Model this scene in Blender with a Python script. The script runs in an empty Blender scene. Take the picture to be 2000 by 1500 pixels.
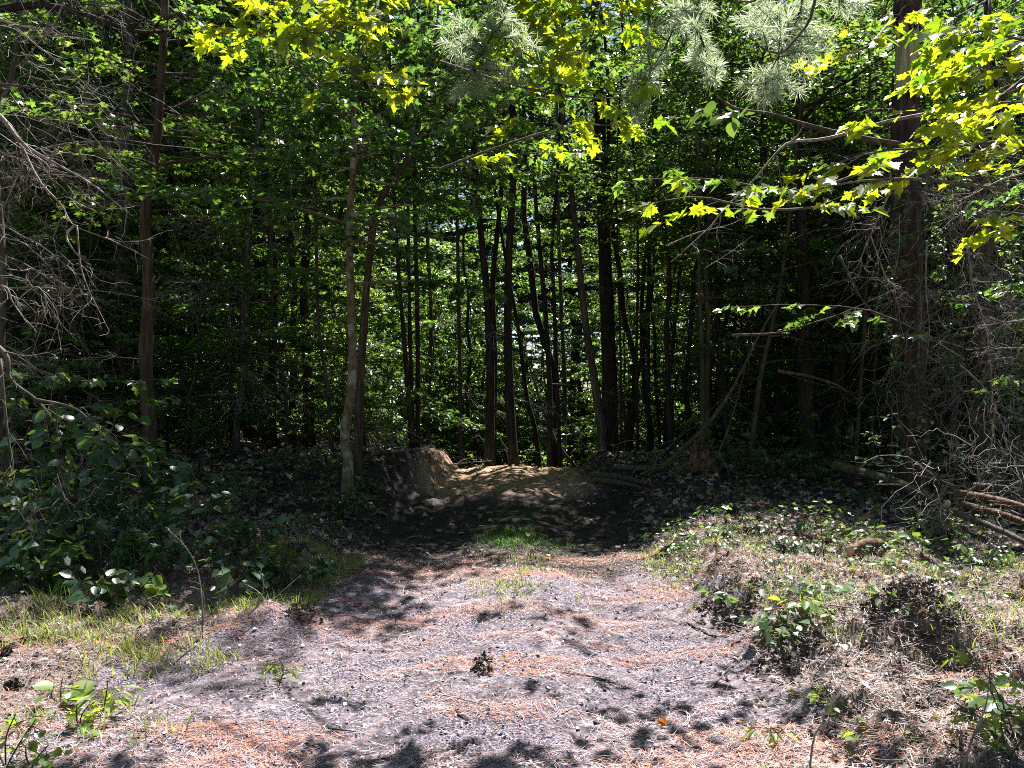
import bpy, math, random
import numpy as np
from mathutils import Vector
R = math.radians
rng = np.random.default_rng(11)
random.seed(5)

# ------------------------------------------------------------------ camera, sky, sun, exposure
sc = bpy.context.scene
C = sc.collection
CAM_H = 1.6
PITCH = R(1.0)
FPX = 1444.0                                        # focal length in pixels of the 2000 px wide photograph
cam_d = bpy.data.cameras.new("camera")
cam_d.sensor_width = 36.0
cam_d.lens = FPX / 2000 * 36
cam_d.clip_start = 0.05
cam_d.clip_end = 900
cam = bpy.data.objects.new("camera", cam_d)
C.objects.link(cam)
cam.location = (0, 0, CAM_H)
cam.rotation_euler = (R(90) + PITCH, 0, 0)
sc.camera = cam

SUN_EL, SUN_AZ = R(61), R(24)                       # azimuth measured from +Y (view direction) towards +X
sun_dir = Vector((math.cos(SUN_EL) * math.sin(SUN_AZ), math.cos(SUN_EL) * math.cos(SUN_AZ), math.sin(SUN_EL)))
w = bpy.data.worlds.new("World")
sc.world = w
w.use_nodes = True
wn = w.node_tree.nodes
sky = wn.new("ShaderNodeTexSky")
sky.sky_type = 'NISHITA'
sky.sun_disc = False
sky.sun_elevation = SUN_EL
sky.sun_rotation = SUN_AZ
bg = wn["Background"]
bg.inputs[1].default_value = 0.05
w.node_tree.links.new(sky.outputs[0], bg.inputs[0])
sl = bpy.data.lights.new("sun", 'SUN')
sl.energy = 5.0
sl.angle = R(0.55)
sl.color = (1.0, 0.95, 0.88)
sun = bpy.data.objects.new("sun", sl)
C.objects.link(sun)
sun.rotation_euler = sun_dir.to_track_quat('Z', 'Y').to_euler()
vs = sc.view_settings
vs.view_transform = 'Standard'
vs.look = 'None'
vs.exposure = 1.7
vs.gamma = 1.0
sc.cycles.max_bounces = 6
sc.cycles.diffuse_bounces = 3
sc.cycles.glossy_bounces = 2
sc.cycles.transmission_bounces = 3
sc.cycles.transparent_max_bounces = 2
sc.cycles.use_denoising = False
sc.cycles.filter_width = 1.0
sc.cycles.caustics_reflective = False
sc.cycles.caustics_refractive = False


def P(u, v, D):
    """a point of the photograph (2000 x 1500 px) at D metres in front of the camera"""
    x = (u - 1000) / FPX
    y = (750 - v) / FPX
    c, s = math.cos(PITCH), math.sin(PITCH)
    fy, fz = c - s * y, s + c * y
    k = D / fy
    return np.array([x * k, D, CAM_H + fz * k])


# ------------------------------------------------------------------ helpers
def ss(a, b, x):
    t = np.clip((x - a) / (b - a), 0, 1)
    return t * t * (3 - 2 * t)


def hash2(ix, iy, seed):
    n = (ix.astype(np.int64) * 374761393 + iy.astype(np.int64) * 668265263 + seed * 974711) & 0xffffffff
    n = ((n ^ (n >> 13)) * 1274126177) & 0xffffffff
    n = n ^ (n >> 16)
    return (n & 0xffff) / 65535.0


def vnoise(x, y, seed=0):
    ix, iy = np.floor(x), np.floor(y)
    fx, fy = x - ix, y - iy
    fx, fy = fx * fx * (3 - 2 * fx), fy * fy * (3 - 2 * fy)
    a, b = hash2(ix, iy, seed), hash2(ix + 1, iy, seed)
    c, d = hash2(ix, iy + 1, seed), hash2(ix + 1, iy + 1, seed)
    return (a + (b - a) * fx) * (1 - fy) + (c + (d - c) * fx) * fy


def fbm(x, y, oct=4, seed=0):
    s, a, t = 0, 1.0, 0
    for k in range(oct):
        s = s + a * vnoise(x * 2 ** k, y * 2 ** k, seed + k * 17)
        t += a
        a *= 0.5
    return s / t


def gs(d, w_):
    return np.exp(-(d / w_) ** 2)


def right_edge(y):
    return 1.45 + 0.28 * (fbm(y * 1.7, y * 0 + 3.3, 3, 5) - 0.5) * 2 + 0.1 * ss(9, 13, y)


def left_edge(y):
    return -(1.55 + 0.3 * (fbm(y * 1.5, y * 0 + 9.1, 3, 8) - 0.5) * 2 - 0.25 * ss(10, 13, y))


def track_mask(x, y):
    wd_ = .30 + .6 * ss(6.5, 9, y) - .45 * ss(11, 13.5, y)
    """1 on the bare track, 0 on the banks"""
    re, le = right_edge(y), left_edge(y)
    le = le - .75 * ss(5.4, 4.2, y)
    return ss(re + wd_, re - 0.05, x) * ss(le - wd_, le + 0.05, x)


def H(x, y):
    x = np.asarray(x, float)
    y = np.asarray(y, float)
    t = track_mask(x, y)
    z = -0.17 * gs(y - 9.4, 2.0) + 0.17 * ss(11, 14, y)
    rut = .010 * np.sin(y * 26 + 2 * vnoise(x * 2, y * 2, 7)) * (gs(x + .85, .3) + gs(x - .8, .3)) * ss(7.5, 5.5, y) - 0.05 * gs(x + 0.85, 0.3) - 0.05 * gs(x - 0.8, 0.3) + 0.03 * gs(x, 0.3)
    z_track = z + rut * ss(2.5, 5.5, y)
    right = 0.13 * ss(2.4, 3.6, y) + 0.07 * gs(y - 5.2, 1.2) + 0.3 * ss(9, 12.5, y)
    right = right + 0.12 * gs(x - 2.2, 0.7) * gs(y - 6.0, 0.8)
    left = 0.02 + 0.12 * ss(6, 8, y) + 0.40 * ss(8.5, 12.5, y) - 0.08 * gs(y - 6.0, 0.5)
    left = left + 0.06 * gs(x + 1.8, 0.5) * gs(y - 12.6, 1.4)
    bank = np.where(x > 0, right, left)
    z = z_track * t + bank * (1 - t)
    z = z + 0.16 * gs(x + 1.75, 0.45) * gs(y - 5.1, 0.28)                  # little berm
    z = z + 0.30 * gs(x - 2.25, 0.34) * gs(y - 4.25, 0.26) - .12 * gs(x - 1.75, .25) * gs(y - 4.3, .3) + .1 * ss(1.5, 2, x) * ss(8, 6.5, y) * ss(3, 4, y) * (fbm(x * 2.3, y * 2.3, 3, 71) - .5) * 2                 # earth lump on the right
    z = z + 0.10 * gs(x - 1.7, 0.25) * gs(y - 5.6, 0.5)
    z = z + 0.06 * gs(x - 0.25, 0.3) * gs(y - 6.2, 0.5)
    z = z + .22 * ss(9.5, 11, y) * ss(17, 15, y) * (1 - ss(.9, .0, np.abs(x))) * (fbm(x * 2.6, y * 2.6, 4, 61) - .5)
    drop = ss(15.0, 21, y) * ss(-4.5, -1.5, x)
    z = z - 1.7 * drop - 0.25 * ss(15, 30, y) * (1 - drop)
    z = z + 2.5 * ss(45, 110, y) 
    r = 0.05 + 0.12 * (1 - t)
    z = z + (fbm(x * 0.9, y * 0.9, 4, 2) - 0.5) * r * 1.6
    near = ss(24, 12, y)
    z = z + near * (fbm(x * 5, y * 5, 4, 4) - 0.5) * (0.04 + 0.20 * (1 - t) * ss(1.0, 1.6, np.abs(x)) * ss(4.2, 5.2, y + 2 * (x > 0)))
    z = z + near * (fbm(x * 22, y * 22, 2, 9) - 0.5) * (0.02 + 0.05 * (1 - t))
    return z


class MB:
    """collects faces with a random number each; build() links them as one mesh object"""
    def __init__(s):
        s.v, s.l, s.c, s.r, s.m, s.n = [], [], [], [], [], 0

    def add(s, V, L, cnt, rnd=None, mat=0):
        V = np.asarray(V, np.float32).reshape(-1, 3)
        s.v.append(V)
        s.l.append(np.asarray(L, np.int32).ravel() + s.n)
        cnt = np.asarray(cnt, np.int32).ravel()
        s.c.append(cnt)
        s.r.append(np.full(len(cnt), 0.5, np.float32) if rnd is None else np.asarray(rnd, np.float32))
        s.m.append(np.full(len(cnt), mat, np.int32))
        s.n += len(V)

    def tube(s, pts, rad, n=8, mat=0, rough=0.0, cap=True, twist=0.0):
        pts = np.asarray(pts, float)
        rad = np.asarray(rad, float) * np.ones(len(pts))
        K = len(pts)
        T = np.gradient(pts, axis=0)
        T /= np.linalg.norm(T, axis=1)[:, None] + 1e-9
        ref = np.array([0.31, 0.17, 0.93]) if abs(T[K // 2][2]) < 0.8 else np.array([0.9, 0.3, 0.1])
        A = np.cross(T, ref)
        A /= np.linalg.norm(A, axis=1)[:, None] + 1e-9
        B = np.cross(T, A)
        a = np.linspace(0, 2 * np.pi, n, endpoint=False)[None, :] + twist * np.arange(K)[:, None]
        rr = rad[:, None] * np.ones((K, n))
        if rough:
            arc = np.concatenate([[0], np.cumsum(np.linalg.norm(np.diff(pts, axis=0), axis=1))])
            rr = rr * (1 + rough * (rng.random((K, n)) - 0.5) + rough * 1.2 * (vnoise(arc[:, None] * 3 + 0 * a, np.cos(a) * 1.5 + np.sin(a) * 2.3 + 7, 3) - 0.5) * 2)
        V = pts[:, None, :] + rr[..., None] * (np.cos(a)[..., None] * A[:, None, :] + np.sin(a)[..., None] * B[:, None, :])
        i = np.arange(K - 1)[:, None] * n
        j = np.arange(n)[None, :]
        k = (j + 1) % n
        F = np.stack([i + j, i + k, i + n + k, i + n + j], -1).reshape(-1, 4)
        L = [F.ravel()]
        cnt = [np.full(len(F), 4)]
        if cap:
            L += [np.arange(n)[::-1], (K - 1) * n + np.arange(n)]
            cnt += [[n], [n]]
        L, cnt = np.concatenate(L), np.concatenate(cnt)
        s.add(V, L, cnt, np.full(len(cnt), rng.random()), mat)

    def tubes(s, Pm, Rm, n=4, mat=0):
        """M polylines of K points at once"""
        M, K, _ = Pm.shape
        T = np.gradient(Pm, axis=1)
        T /= np.linalg.norm(T, axis=2)[..., None] + 1e-9
        ref = np.array([0.41, 0.27, 0.87])
        A = np.cross(T, ref)
        A /= np.linalg.norm(A, axis=2)[..., None] + 1e-9
        B = np.cross(T, A)
        a = np.linspace(0, 2 * np.pi, n, endpoint=False)
        V = Pm[:, :, None, :] + Rm[:, :, None, None] * (np.cos(a)[:, None] * A[:, :, None, :] + np.sin(a)[:, None] * B[:, :, None, :])
        b = np.arange(M)[:, None, None] * K * n
        i = np.arange(K - 1)[None, :, None] * n
        j = np.arange(n)[None, None, :]
        k = (j + 1) % n
        F = np.stack([b + i + j, b + i + k, b + i + n + k, b + i + n + j], -1).reshape(-1, 4)
        s.add(V.reshape(-1, 3), F, np.full(len(F), 4), np.repeat(rng.random(M), (K - 1) * n), mat)

    def leaves(s, pos, yaw, size, tpl, tilt=0.35, pitch=-0.2, mat=0, pj=0.35):
        pos = np.asarray(pos, float)
        N = len(pos)
        if N == 0:
            return
        tv, faces = tpl
        e = pitch + pj * rng.standard_normal(N)
        d = np.stack([np.cos(yaw) * np.cos(e), np.sin(yaw) * np.cos(e), np.sin(e)], -1)
        up = np.array([0, 0, 1.0]) + tilt * rng.standard_normal((N, 3))
        X = np.cross(d, up)
        X /= np.linalg.norm(X, axis=1)[:, None] + 1e-9
        Nn = np.cross(X, d)
        sz = (np.ones(N) * size)[:, None, None]
        curl = (0.5 + rng.random(N))[:, None, None]
        V = pos[:, None, :] + sz * (tv[None, :, 0:1] * X[:, None, :] + tv[None, :, 1:2] * d[:, None, :] + curl * tv[None, :, 2:3] * Nn[:, None, :])
        fl = np.concatenate([np.asarray(f) for f in faces])
        fc = np.array([len(f) for f in faces])
        L = (fl[None, :] + (np.arange(N) * len(tv))[:, None]).ravel()
        s.add(V.reshape(-1, 3), L, np.tile(fc, N), np.repeat(rng.random(N), len(fc)), mat)

    def build(s, name, mats, parent=None, smooth=False, origin=None):
        if s.n == 0:
            return None
        V = np.concatenate(s.v)
        L = np.concatenate(s.l)
        cnt = np.concatenate(s.c)
        rr = np.concatenate(s.r)
        mm = np.concatenate(s.m)
        if origin is not None:
            V = V - np.asarray(origin, np.float32)
        me = bpy.data.meshes.new(name)
        me.vertices.add(len(V))
        me.vertices.foreach_set('co', V.ravel().astype(np.float32))
        me.loops.add(len(L))
        me.loops.foreach_set('vertex_index', L)
        me.polygons.add(len(cnt))
        st = np.concatenate([[0], np.cumsum(cnt)[:-1]]).astype(np.int32)
        me.polygons.foreach_set('loop_start', st)
        me.polygons.foreach_set('loop_total', cnt)
        me.polygons.foreach_set('material_index', mm)
        me.update(calc_edges=True)
        at = me.attributes.new('rnd', 'FLOAT', 'FACE')
        at.data.foreach_set('value', rr)
        if smooth:
            me.polygons.foreach_set('use_smooth', np.ones(len(cnt), bool))
        for m in (mats if isinstance(mats, (list, tuple)) else [mats]):
            me.materials.append(m)
        o = bpy.data.objects.new(name, me)
        C.objects.link(o)
        if origin is not None and parent is None:
            o.location = [float(q) for q in origin]
        if parent is not None:
            o.parent = parent
        return o


def tag(o, label=None, cat=None, group=None, kind=None):
    if label: o['label'] = label
    if cat: o['category'] = cat
    if group: o['group'] = group
    if kind: o['kind'] = kind
    return o


def empty(name, loc, label, cat, group=None):
    o = bpy.data.objects.new(name, None)
    C.objects.link(o)
    o.location = [float(q) for q in loc]
    o.empty_display_size = 0.2
    return tag(o, label, cat, group)


def copy_tree(o, loc, rz=0, s=1.0, label=None, group=None, sz=None):
    c = o.copy()
    C.objects.link(c)
    c.location = [float(q) for q in loc]
    c.rotation_euler = (0, 0, rz)
    c.scale = (s, s, sz or s)
    if label: c['label'] = label
    if group: c['group'] = group
    for ch in o.children:
        d = ch.copy()
        C.objects.link(d)
        d.parent = c
    return c


def half(pts, zc=0.2, droop=0.28):
    """leaf template from one half outline; base and tip on the midrib"""
    n = len(pts)
    v, lft = [], []
    for (x, y) in pts:
        v.append((x, y, zc * abs(x) - droop * y * y))
    idx_r = list(range(n))
    idx_l = [0]
    for k in range(1, n - 1):
        x, y = pts[k]
        v.append((-x, y, zc * abs(x) - droop * y * y))
        idx_l.append(len(v) - 1)
    idx_l.append(n - 1)
    return np.array(v, float), [idx_r, idx_l[::-1]]


MAPLE = half([(0, 0), (.16, -.04), (.42, -.08), (.34, .10), (.30, .14), (.44, .22), (.50, .34), (.66, .44), (.47, .47), (.44, .56), (.34, .53), (.19, .47), (.25, .62), (.24, .74), (.13, .78), (0, 1.0)])
MAPLE_MID = half([(0, 0), (.40, -.05), (.30, .13), (.62, .42), (.19, .47), (.24, .72), (0, 1.0)])
OVAL = half([(0, 0), (.2, .08), (.33, .28), (.34, .5), (.22, .76), (0, 1.0)], .2, .2)
LANCE = half([(0, 0), (.12, .15), (.17, .45), (.10, .75), (0, 1.0)], .3, .3)
ROUND = half([(0, 0), (.3, -.02), (.47, .2), (.46, .48), (.3, .75), (.1, .93), (0, 1.0)], .12, .12)
FAR = half([(0, 0), (.42, .35), (0, 1.0)], .2, .15)


def spline(pts, n=24):
    pts = np.asarray(pts, float)
    if len(pts) < 3:
        t = np.linspace(0, 1, n)[:, None]
        return pts[0] * (1 - t) + pts[-1] * t
    Q = np.vstack([2 * pts[0] - pts[1], pts, 2 * pts[-1] - pts[-2]])
    out = []
    segs = len(pts) - 1
    for u in np.linspace(0, segs - 1e-6, n):
        i = int(u)
        t = u - i
        p0, p1, p2, p3 = Q[i:i + 4]
        out.append(0.5 * ((2 * p1) + (-p0 + p2) * t + (2 * p0 - 5 * p1 + 4 * p2 - p3) * t * t + (-p0 + 3 * p1 - 3 * p2 + p3) * t ** 3))
    return np.array(out)


# ------------------------------------------------------------------ materials
def new_mat(name):
    m = bpy.data.materials.new(name)
    m.use_nodes = True
    nt = m.node_tree
    for n in list(nt.nodes):
        nt.nodes.remove(n)
    return m, nt, nt.nodes, nt.links


def ramp(nt, fac, stops):
    r = nt.nodes.new("ShaderNodeValToRGB")
    r.color_ramp.elements[0].position = stops[0][0]
    r.color_ramp.elements[0].color = (*stops[0][1], 1)
    r.color_ramp.elements[1].position = stops[-1][0]
    r.color_ramp.elements[1].color = (*stops[-1][1], 1)
    for p, c in stops[1:-1]:
        e = r.color_ramp.elements.new(p)
        e.color = (*c, 1)
    nt.links.new(fac, r.inputs[0])
    return r.outputs[0]


def leaf_mat(name, cols, trans, mix=0.42, rough=0.38, spec=0.5):
    m, nt, N, L = new_mat(name)
    at = N.new("ShaderNodeAttribute")
    at.attribute_name = 'rnd'
    oi = N.new("ShaderNodeObjectInfo")
    ad = N.new("ShaderNodeMath")
    ad.operation = 'MULTIPLY_ADD'
    ad.inputs[1].default_value = 0.35
    L.new(oi.outputs['Random'], ad.inputs[0])
    mu = N.new("ShaderNodeMath")
    mu.operation = 'MULTIPLY'
    mu.inputs[1].default_value = 0.65
    L.new(at.outputs['Fac'], mu.inputs[0])
    L.new(mu.outputs[0], ad.inputs[2])
    k = len(cols) - 1
    cb = ramp(nt, ad.outputs[0], [(i / k, c) for i, c in enumerate(cols)])
    ct = ramp(nt, ad.outputs[0], [(i / (len(trans) - 1), c) for i, c in enumerate(trans)])
    p = N.new("ShaderNodeBsdfPrincipled")
    L.new(cb, p.inputs['Base Color'])
    p.inputs['Roughness'].default_value = rough
    p.inputs['Specular IOR Level'].default_value = spec
    t = N.new("ShaderNodeBsdfTranslucent")
    L.new(ct, t.inputs['Color'])
    mx = N.new("ShaderNodeMixShader")
    mx.inputs[0].default_value = mix
    L.new(p.outputs[0], mx.inputs[1])
    L.new(t.outputs[0], mx.inputs[2])
    o = N.new("ShaderNodeOutputMaterial")
    L.new(mx.outputs[0], o.inputs[0])
    return m


def bark_mat(name, cols, scale=18, stretch=0.18, bump=0.6, rough=0.85, patch=None):
    m, nt, N, L = new_mat(name)
    tc = N.new("ShaderNodeTexCoord")
    mp = N.new("ShaderNodeMapping")
    mp.inputs['Scale'].default_value = (1, 1, stretch)
    L.new(tc.outputs['Object'], mp.inputs[0])
    n1 = N.new("ShaderNodeTexNoise")
    n1.inputs['Scale'].default_value = scale
    n1.inputs['Detail'].default_value = 6
    L.new(mp.outputs[0], n1.inputs['Vector'])
    col = ramp(nt, n1.outputs['Fac'], [(0.3 + 0.4 * i / (len(cols) - 1), c) for i, c in enumerate(cols)])
    if patch:
        n2 = N.new("ShaderNodeTexNoise")
        n2.inputs['Scale'].default_value = 5
        n2.inputs['Detail'].default_value = 5
        L.new(tc.outputs['Object'], n2.inputs['Vector'])
        f = ramp(nt, n2.outputs['Fac'], [(0.52, (0, 0, 0)), (0.6, (1, 1, 1))])
        mx = N.new("ShaderNodeMix")
        mx.data_type = 'RGBA'
        mx.inputs['B'].default_value = (*patch, 1)
        L.new(f, mx.inputs['Factor'])
        L.new(col, mx.inputs['A'])
        col = mx.outputs['Result']
    p = N.new("ShaderNodeBsdfPrincipled")
    L.new(col, p.inputs['Base Color'])
    p.inputs['Roughness'].default_value = rough
    p.inputs['Specular IOR Level'].default_value = 0.25
    b = N.new("ShaderNodeBump")
    b.inputs['Strength'].default_value = bump
    b.inputs['Distance'].default_value = 0.03
    L.new(n1.outputs['Fac'], b.inputs['Height'])
    L.new(b.outputs[0], p.inputs['Normal'])
    o = N.new("ShaderNodeOutputMaterial")
    L.new(p.outputs[0], o.inputs[0])
    return m


def rnd_mat(name, cols, rough=0.7, spec=0.3, trans=None, mix=0.2):
    m, nt, N, L = new_mat(name)
    at = N.new("ShaderNodeAttribute")
    at.attribute_name = 'rnd'
    col = ramp(nt, at.outputs['Fac'], [(i / (len(cols) - 1), c) for i, c in enumerate(cols)])
    p = N.new("ShaderNodeBsdfPrincipled")
    L.new(col, p.inputs['Base Color'])
    p.inputs['Roughness'].default_value = rough
    p.inputs['Specular IOR Level'].default_value = spec
    o = N.new("ShaderNodeOutputMaterial")
    if trans:
        t = N.new("ShaderNodeBsdfTranslucent")
        t.inputs[0].default_value = (*trans, 1)
        mx = N.new("ShaderNodeMixShader")
        mx.inputs[0].default_value = mix
        L.new(p.outputs[0], mx.inputs[1])
        L.new(t.outputs[0], mx.inputs[2])
        L.new(mx.outputs[0], o.inputs[0])
    else:
        L.new(p.outputs[0], o.inputs[0])
    return m


M = {}
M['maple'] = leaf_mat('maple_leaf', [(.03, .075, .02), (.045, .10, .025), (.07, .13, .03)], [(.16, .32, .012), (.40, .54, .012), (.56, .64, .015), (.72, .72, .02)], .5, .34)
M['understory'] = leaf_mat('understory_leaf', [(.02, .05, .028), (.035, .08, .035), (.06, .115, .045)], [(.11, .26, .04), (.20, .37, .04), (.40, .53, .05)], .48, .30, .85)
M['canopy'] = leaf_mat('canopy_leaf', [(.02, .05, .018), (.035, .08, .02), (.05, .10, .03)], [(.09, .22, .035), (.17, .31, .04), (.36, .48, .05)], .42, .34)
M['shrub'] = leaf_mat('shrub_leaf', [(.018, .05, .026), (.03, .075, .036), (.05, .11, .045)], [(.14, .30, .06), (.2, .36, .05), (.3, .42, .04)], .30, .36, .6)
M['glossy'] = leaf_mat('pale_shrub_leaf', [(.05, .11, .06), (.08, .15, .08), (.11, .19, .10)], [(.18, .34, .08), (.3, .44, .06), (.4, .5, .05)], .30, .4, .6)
M['herb'] = leaf_mat('herb_leaf', [(.06, .13, .03), (.09, .17, .04), (.13, .2, .05)], [(.35, .5, .04), (.45, .6, .04), (.55, .62, .04)], .42, .45)
M['needle'] = leaf_mat('pine_needle_green', [(.06, .14, .06), (.13, .22, .10), (.28, .36, .24)], [(.3, .42, .2), (.45, .55, .32), (.6, .66, .5)], .5, .3, .8)
M['grass'] = leaf_mat('grass_blade', [(.08, .14, .03), (.14, .2, .05), (.28, .28, .10)], [(.3, .42, .05), (.42, .5, .06), (.5, .5, .15)], .42, .5)
M['moss'] = leaf_mat('dark_green_grass', [(.015, .05, .008), (.03, .09, .012), (.05, .12, .015)], [(.06, .2, .01), (.1, .28, .012), (.16, .32, .015)], .35, .55, .3)
M['bark_brown'] = bark_mat('bark_red_brown', [(.025, .018, .012), (.065, .045, .032), (.13, .09, .065)], 22, .12, 1.0)
M['bark_pale'] = bark_mat('bark_pale_maple', [(.07, .052, .03), (.13, .10, .06), (.2, .165, .11)], 14, .6, .6, .8, (.26, .25, .2))
M['bark_dark'] = bark_mat('bark_dark', [(.010, .009, .008), (.026, .022, .018), (.055, .046, .038)], 20, .15, .9)
M['bark_grey'] = bark_mat('bark_grey', [(.035, .03, .026), (.075, .066, .055), (.14, .125, .105)], 20, .2, .7)
M['bark_olive'] = bark_mat('bark_olive', [(.03, .027, .015), (.065, .057, .033), (.11, .098, .06)], 16, .4, .4)
M['bark_pine'] = bark_mat('bark_pine', [(.013, .010, .008), (.04, .03, .022), (.095, .065, .045)], 11, .22, 1.3)
M['dead'] = bark_mat('dead_twig', [(.09, .072, .062), (.2, .17, .155), (.36, .32, .30)], 30, .4, .4, .7)
M['deadwood'] = bark_mat('bleached_wood', [(.2, .18, .10), (.34, .31, .18), (.44, .41, .26)], 30, .06, .5, .7)
M['splinter'] = bark_mat('split_wood', [(.05, .028, .017), (.12, .07, .042), (.2, .13, .085)], 26, .08, .6, .7)
M['cut'] = bark_mat('cut_wood', [(.42, .30, .17), (.5, .37, .22), (.55, .42, .27)], 30, 1, .2, .7)
M['litter'] = rnd_mat('dead_leaf', [(.09, .06, .05), (.18, .135, .12), (.28, .23, .21), (.42, .36, .34)], .6, .4, (.3, .14, .06), .15)
M['pine_straw'] = rnd_mat('pine_straw', [(.10, .08, .09), (.25, .205, .235), (.44, .17, .09), (.34, .29, .325), (.62, .56, .60)], .5, .5)
M['mat_straw'] = rnd_mat('matted_straw', [(.06, .05, .048), (.18, .15, .145), (.32, .28, .27), (.48, .43, .42)], .6, .4)
M['chip'] = rnd_mat('litter_chip', [(.03, .027, .03), (.14, .12, .13), (.30, .26, .28), (.6, .55, .58)], .6, .3)
M['stone'] = rnd_mat('stone', [(.06, .055, .065), (.2, .185, .215), (.46, .43, .48)], .8, .3)
M['char'] = rnd_mat('dark_clod', [(.02, .018, .018), (.08, .065, .06), (.22, .18, .17)], .6, .3)
M['orange_leaf'] = rnd_mat('orange_leaf', [(.45, .14, .03), (.55, .2, .04)], .5, .4, (.6, .2, .03), .3)


def ground_mat(name, track):
    m, nt, N, L = new_mat(name)
    tc = N.new("ShaderNodeTexCoord")

    def noise(sc_, det=5, rgh=.6):
        n = N.new("ShaderNodeTexNoise")
        n.inputs['Scale'].default_value = sc_
        n.inputs['Detail'].default_value = det
        n.inputs['Roughness'].default_value = rgh
        L.new(tc.outputs['Object'], n.inputs['Vector'])
        return n.outputs['Fac']

    def mix(f, a, b):
        x = N.new("ShaderNodeMix")
        x.data_type = 'RGBA'
        L.new(f, x.inputs['Factor'])
        L.new(a, x.inputs['A']) if not isinstance(a, tuple) else setattr(x.inputs['A'], 'default_value', (*a, 1))
        L.new(b, x.inputs['B']) if not isinstance(b, tuple) else setattr(x.inputs['B'], 'default_value', (*b, 1))
        return x.outputs['Result']
    fine = noise(75, 6, .75)
    mid = noise(9, 6, .7)
    big = noise(1.6, 5, .6)
    if track:
        g1 = ramp(nt, fine, [(.38, (.022, .018, .028)), (.5, (.10, .084, .112)), (.61, (.42, .37, .44))])
        g2 = ramp(nt, mid, [(.36, (.035, .028, .036)), (.5, (.15, .125, .15)), (.64, (.38, .33, .375))])
        fb = ramp(nt, big, [(.42, (0, 0, 0)), (.6, (1, 1, 1))])
        col = mix(fb, g1, g2)
    else:
        g1 = ramp(nt, mid, [(.3, (.06, .045, .038)), (.5, (.15, .115, .10)), (.7, (.28, .22, .2))])
        g2 = ramp(nt, fine, [(.3, (.07, .055, .05)), (.5, (.17, .14, .13)), (.7, (.34, .29, .27))])
        fb = ramp(nt, big, [(.42, (0, 0, 0)), (.6, (1, 1, 1))])
        col = mix(fb, g1, g2)
    # bare sand near the crest of the track and in the cut banks beside it
    sep = N.new("ShaderNodeSeparateXYZ")
    L.new(tc.outputs['Object'], sep.inputs[0])

    def mr(src, a, b):
        q = N.new("ShaderNodeMapRange")
        q.interpolation_type = 'SMOOTHSTEP'
        q.inputs[1].default_value = a
        q.inputs[2].default_value = b
        L.new(src, q.inputs[0])
        return q.outputs[0]

    def mul(a, b):
        q = N.new("ShaderNodeMath")
        q.operation = 'MULTIPLY'
        L.new(a, q.inputs[0])
        L.new(b, q.inputs[1])
        return q.outputs[0]
    f = mul(mr(sep.outputs[1], 11.2, 12.6), mr(sep.outputs[1], 17.5, 15.5))
    f = mul(f, mul(mr(sep.outputs[0], -1.95, -1.35), mr(sep.outputs[0], 1.75, 1.0)))
    sand = ramp(nt, noise(14, 6, .7), [(.3, (.15, .10, .065)), (.5, (.34, .235, .155)), (.7, (.5, .37, .26))])
    col = mix(f, col, sand)
    shade_col = ramp(nt, mid, [(.3, (.012, .010, .009)), (.5, (.032, .027, .024)), (.7, (.075, .063, .056))])  # soil darkened past the sunlit edge; the wood's shade put into its colour
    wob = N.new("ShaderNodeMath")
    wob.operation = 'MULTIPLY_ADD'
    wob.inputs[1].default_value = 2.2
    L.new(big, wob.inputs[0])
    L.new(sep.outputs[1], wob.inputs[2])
    f_shade = mr(wob.outputs[0], 7.4, 8.4)
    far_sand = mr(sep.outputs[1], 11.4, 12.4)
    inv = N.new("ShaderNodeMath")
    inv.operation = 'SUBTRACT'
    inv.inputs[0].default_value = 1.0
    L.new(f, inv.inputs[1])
    col = mix(mul(f_shade, inv.outputs[0]), col, shade_col)
    p = N.new("ShaderNodeBsdfPrincipled")
    L.new(col, p.inputs['Base Color'])
    p.inputs['Roughness'].default_value = .9
    p.inputs['Specular IOR Level'].default_value = .2
    b = N.new("ShaderNodeBump")
    b.inputs['Strength'].default_value = 0.9
    b.inputs['Distance'].default_value = 0.02
    L.new(fine, b.inputs['Height'])
    L.new(b.outputs[0], p.inputs['Normal'])
    o = N.new("ShaderNodeOutputMaterial")
    L.new(p.outputs[0], o.inputs[0])
    return m


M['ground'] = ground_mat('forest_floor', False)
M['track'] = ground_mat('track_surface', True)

# ------------------------------------------------------------------ ground and track
ax = np.concatenate([[-260, -120, -70, -45, -30, -22], np.arange(-17, -6, .35), np.arange(-6, -3.4, .07), np.arange(-3.4, 3.4, .03), np.arange(3.4, 6, .07), np.arange(6, 17, .35), [17, 22, 30, 45, 70, 120, 260]])
ay = np.concatenate([[-60, -25, -10, -4, -1, .5, 1.5], np.arange(2.2, 7.5, .03), np.arange(7.5, 16, .06), np.arange(16, 30, .35), np.arange(30, 60, 2), [60, 75, 95, 120, 170, 320]])
GX, GY = np.meshgrid(ax, ay)
GZ = H(GX, GY)
V = np.stack([GX, GY, GZ], -1).reshape(-1, 3)
nx, ny = len(ax), len(ay)
i = (np.arange(ny - 1)[:, None] * nx + np.arange(nx - 1)[None, :]).ravel()
F = np.stack([i, i + 1, i + nx + 1, i + nx], -1)
cx, cy = V[F].mean(1)[:, 0], V[F].mean(1)[:, 1]
tm = (track_mask(cx, cy) + 0.35 * (fbm(cx * 6, cy * 6, 3, 31) - 0.5) > 0.5) & (cy > 0.5) & (cy < 17) & (np.abs(cx) < 3)


def submesh(mask, name, mat):
    f = F[mask]
    used, inv = np.unique(f.ravel(), return_inverse=True)
    mb = MB()
    mb.add(V[used], inv, np.full(len(f), 4))
    o = mb.build(name, mat, smooth=True)
    o['kind'] = 'structure'
    return o


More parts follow.
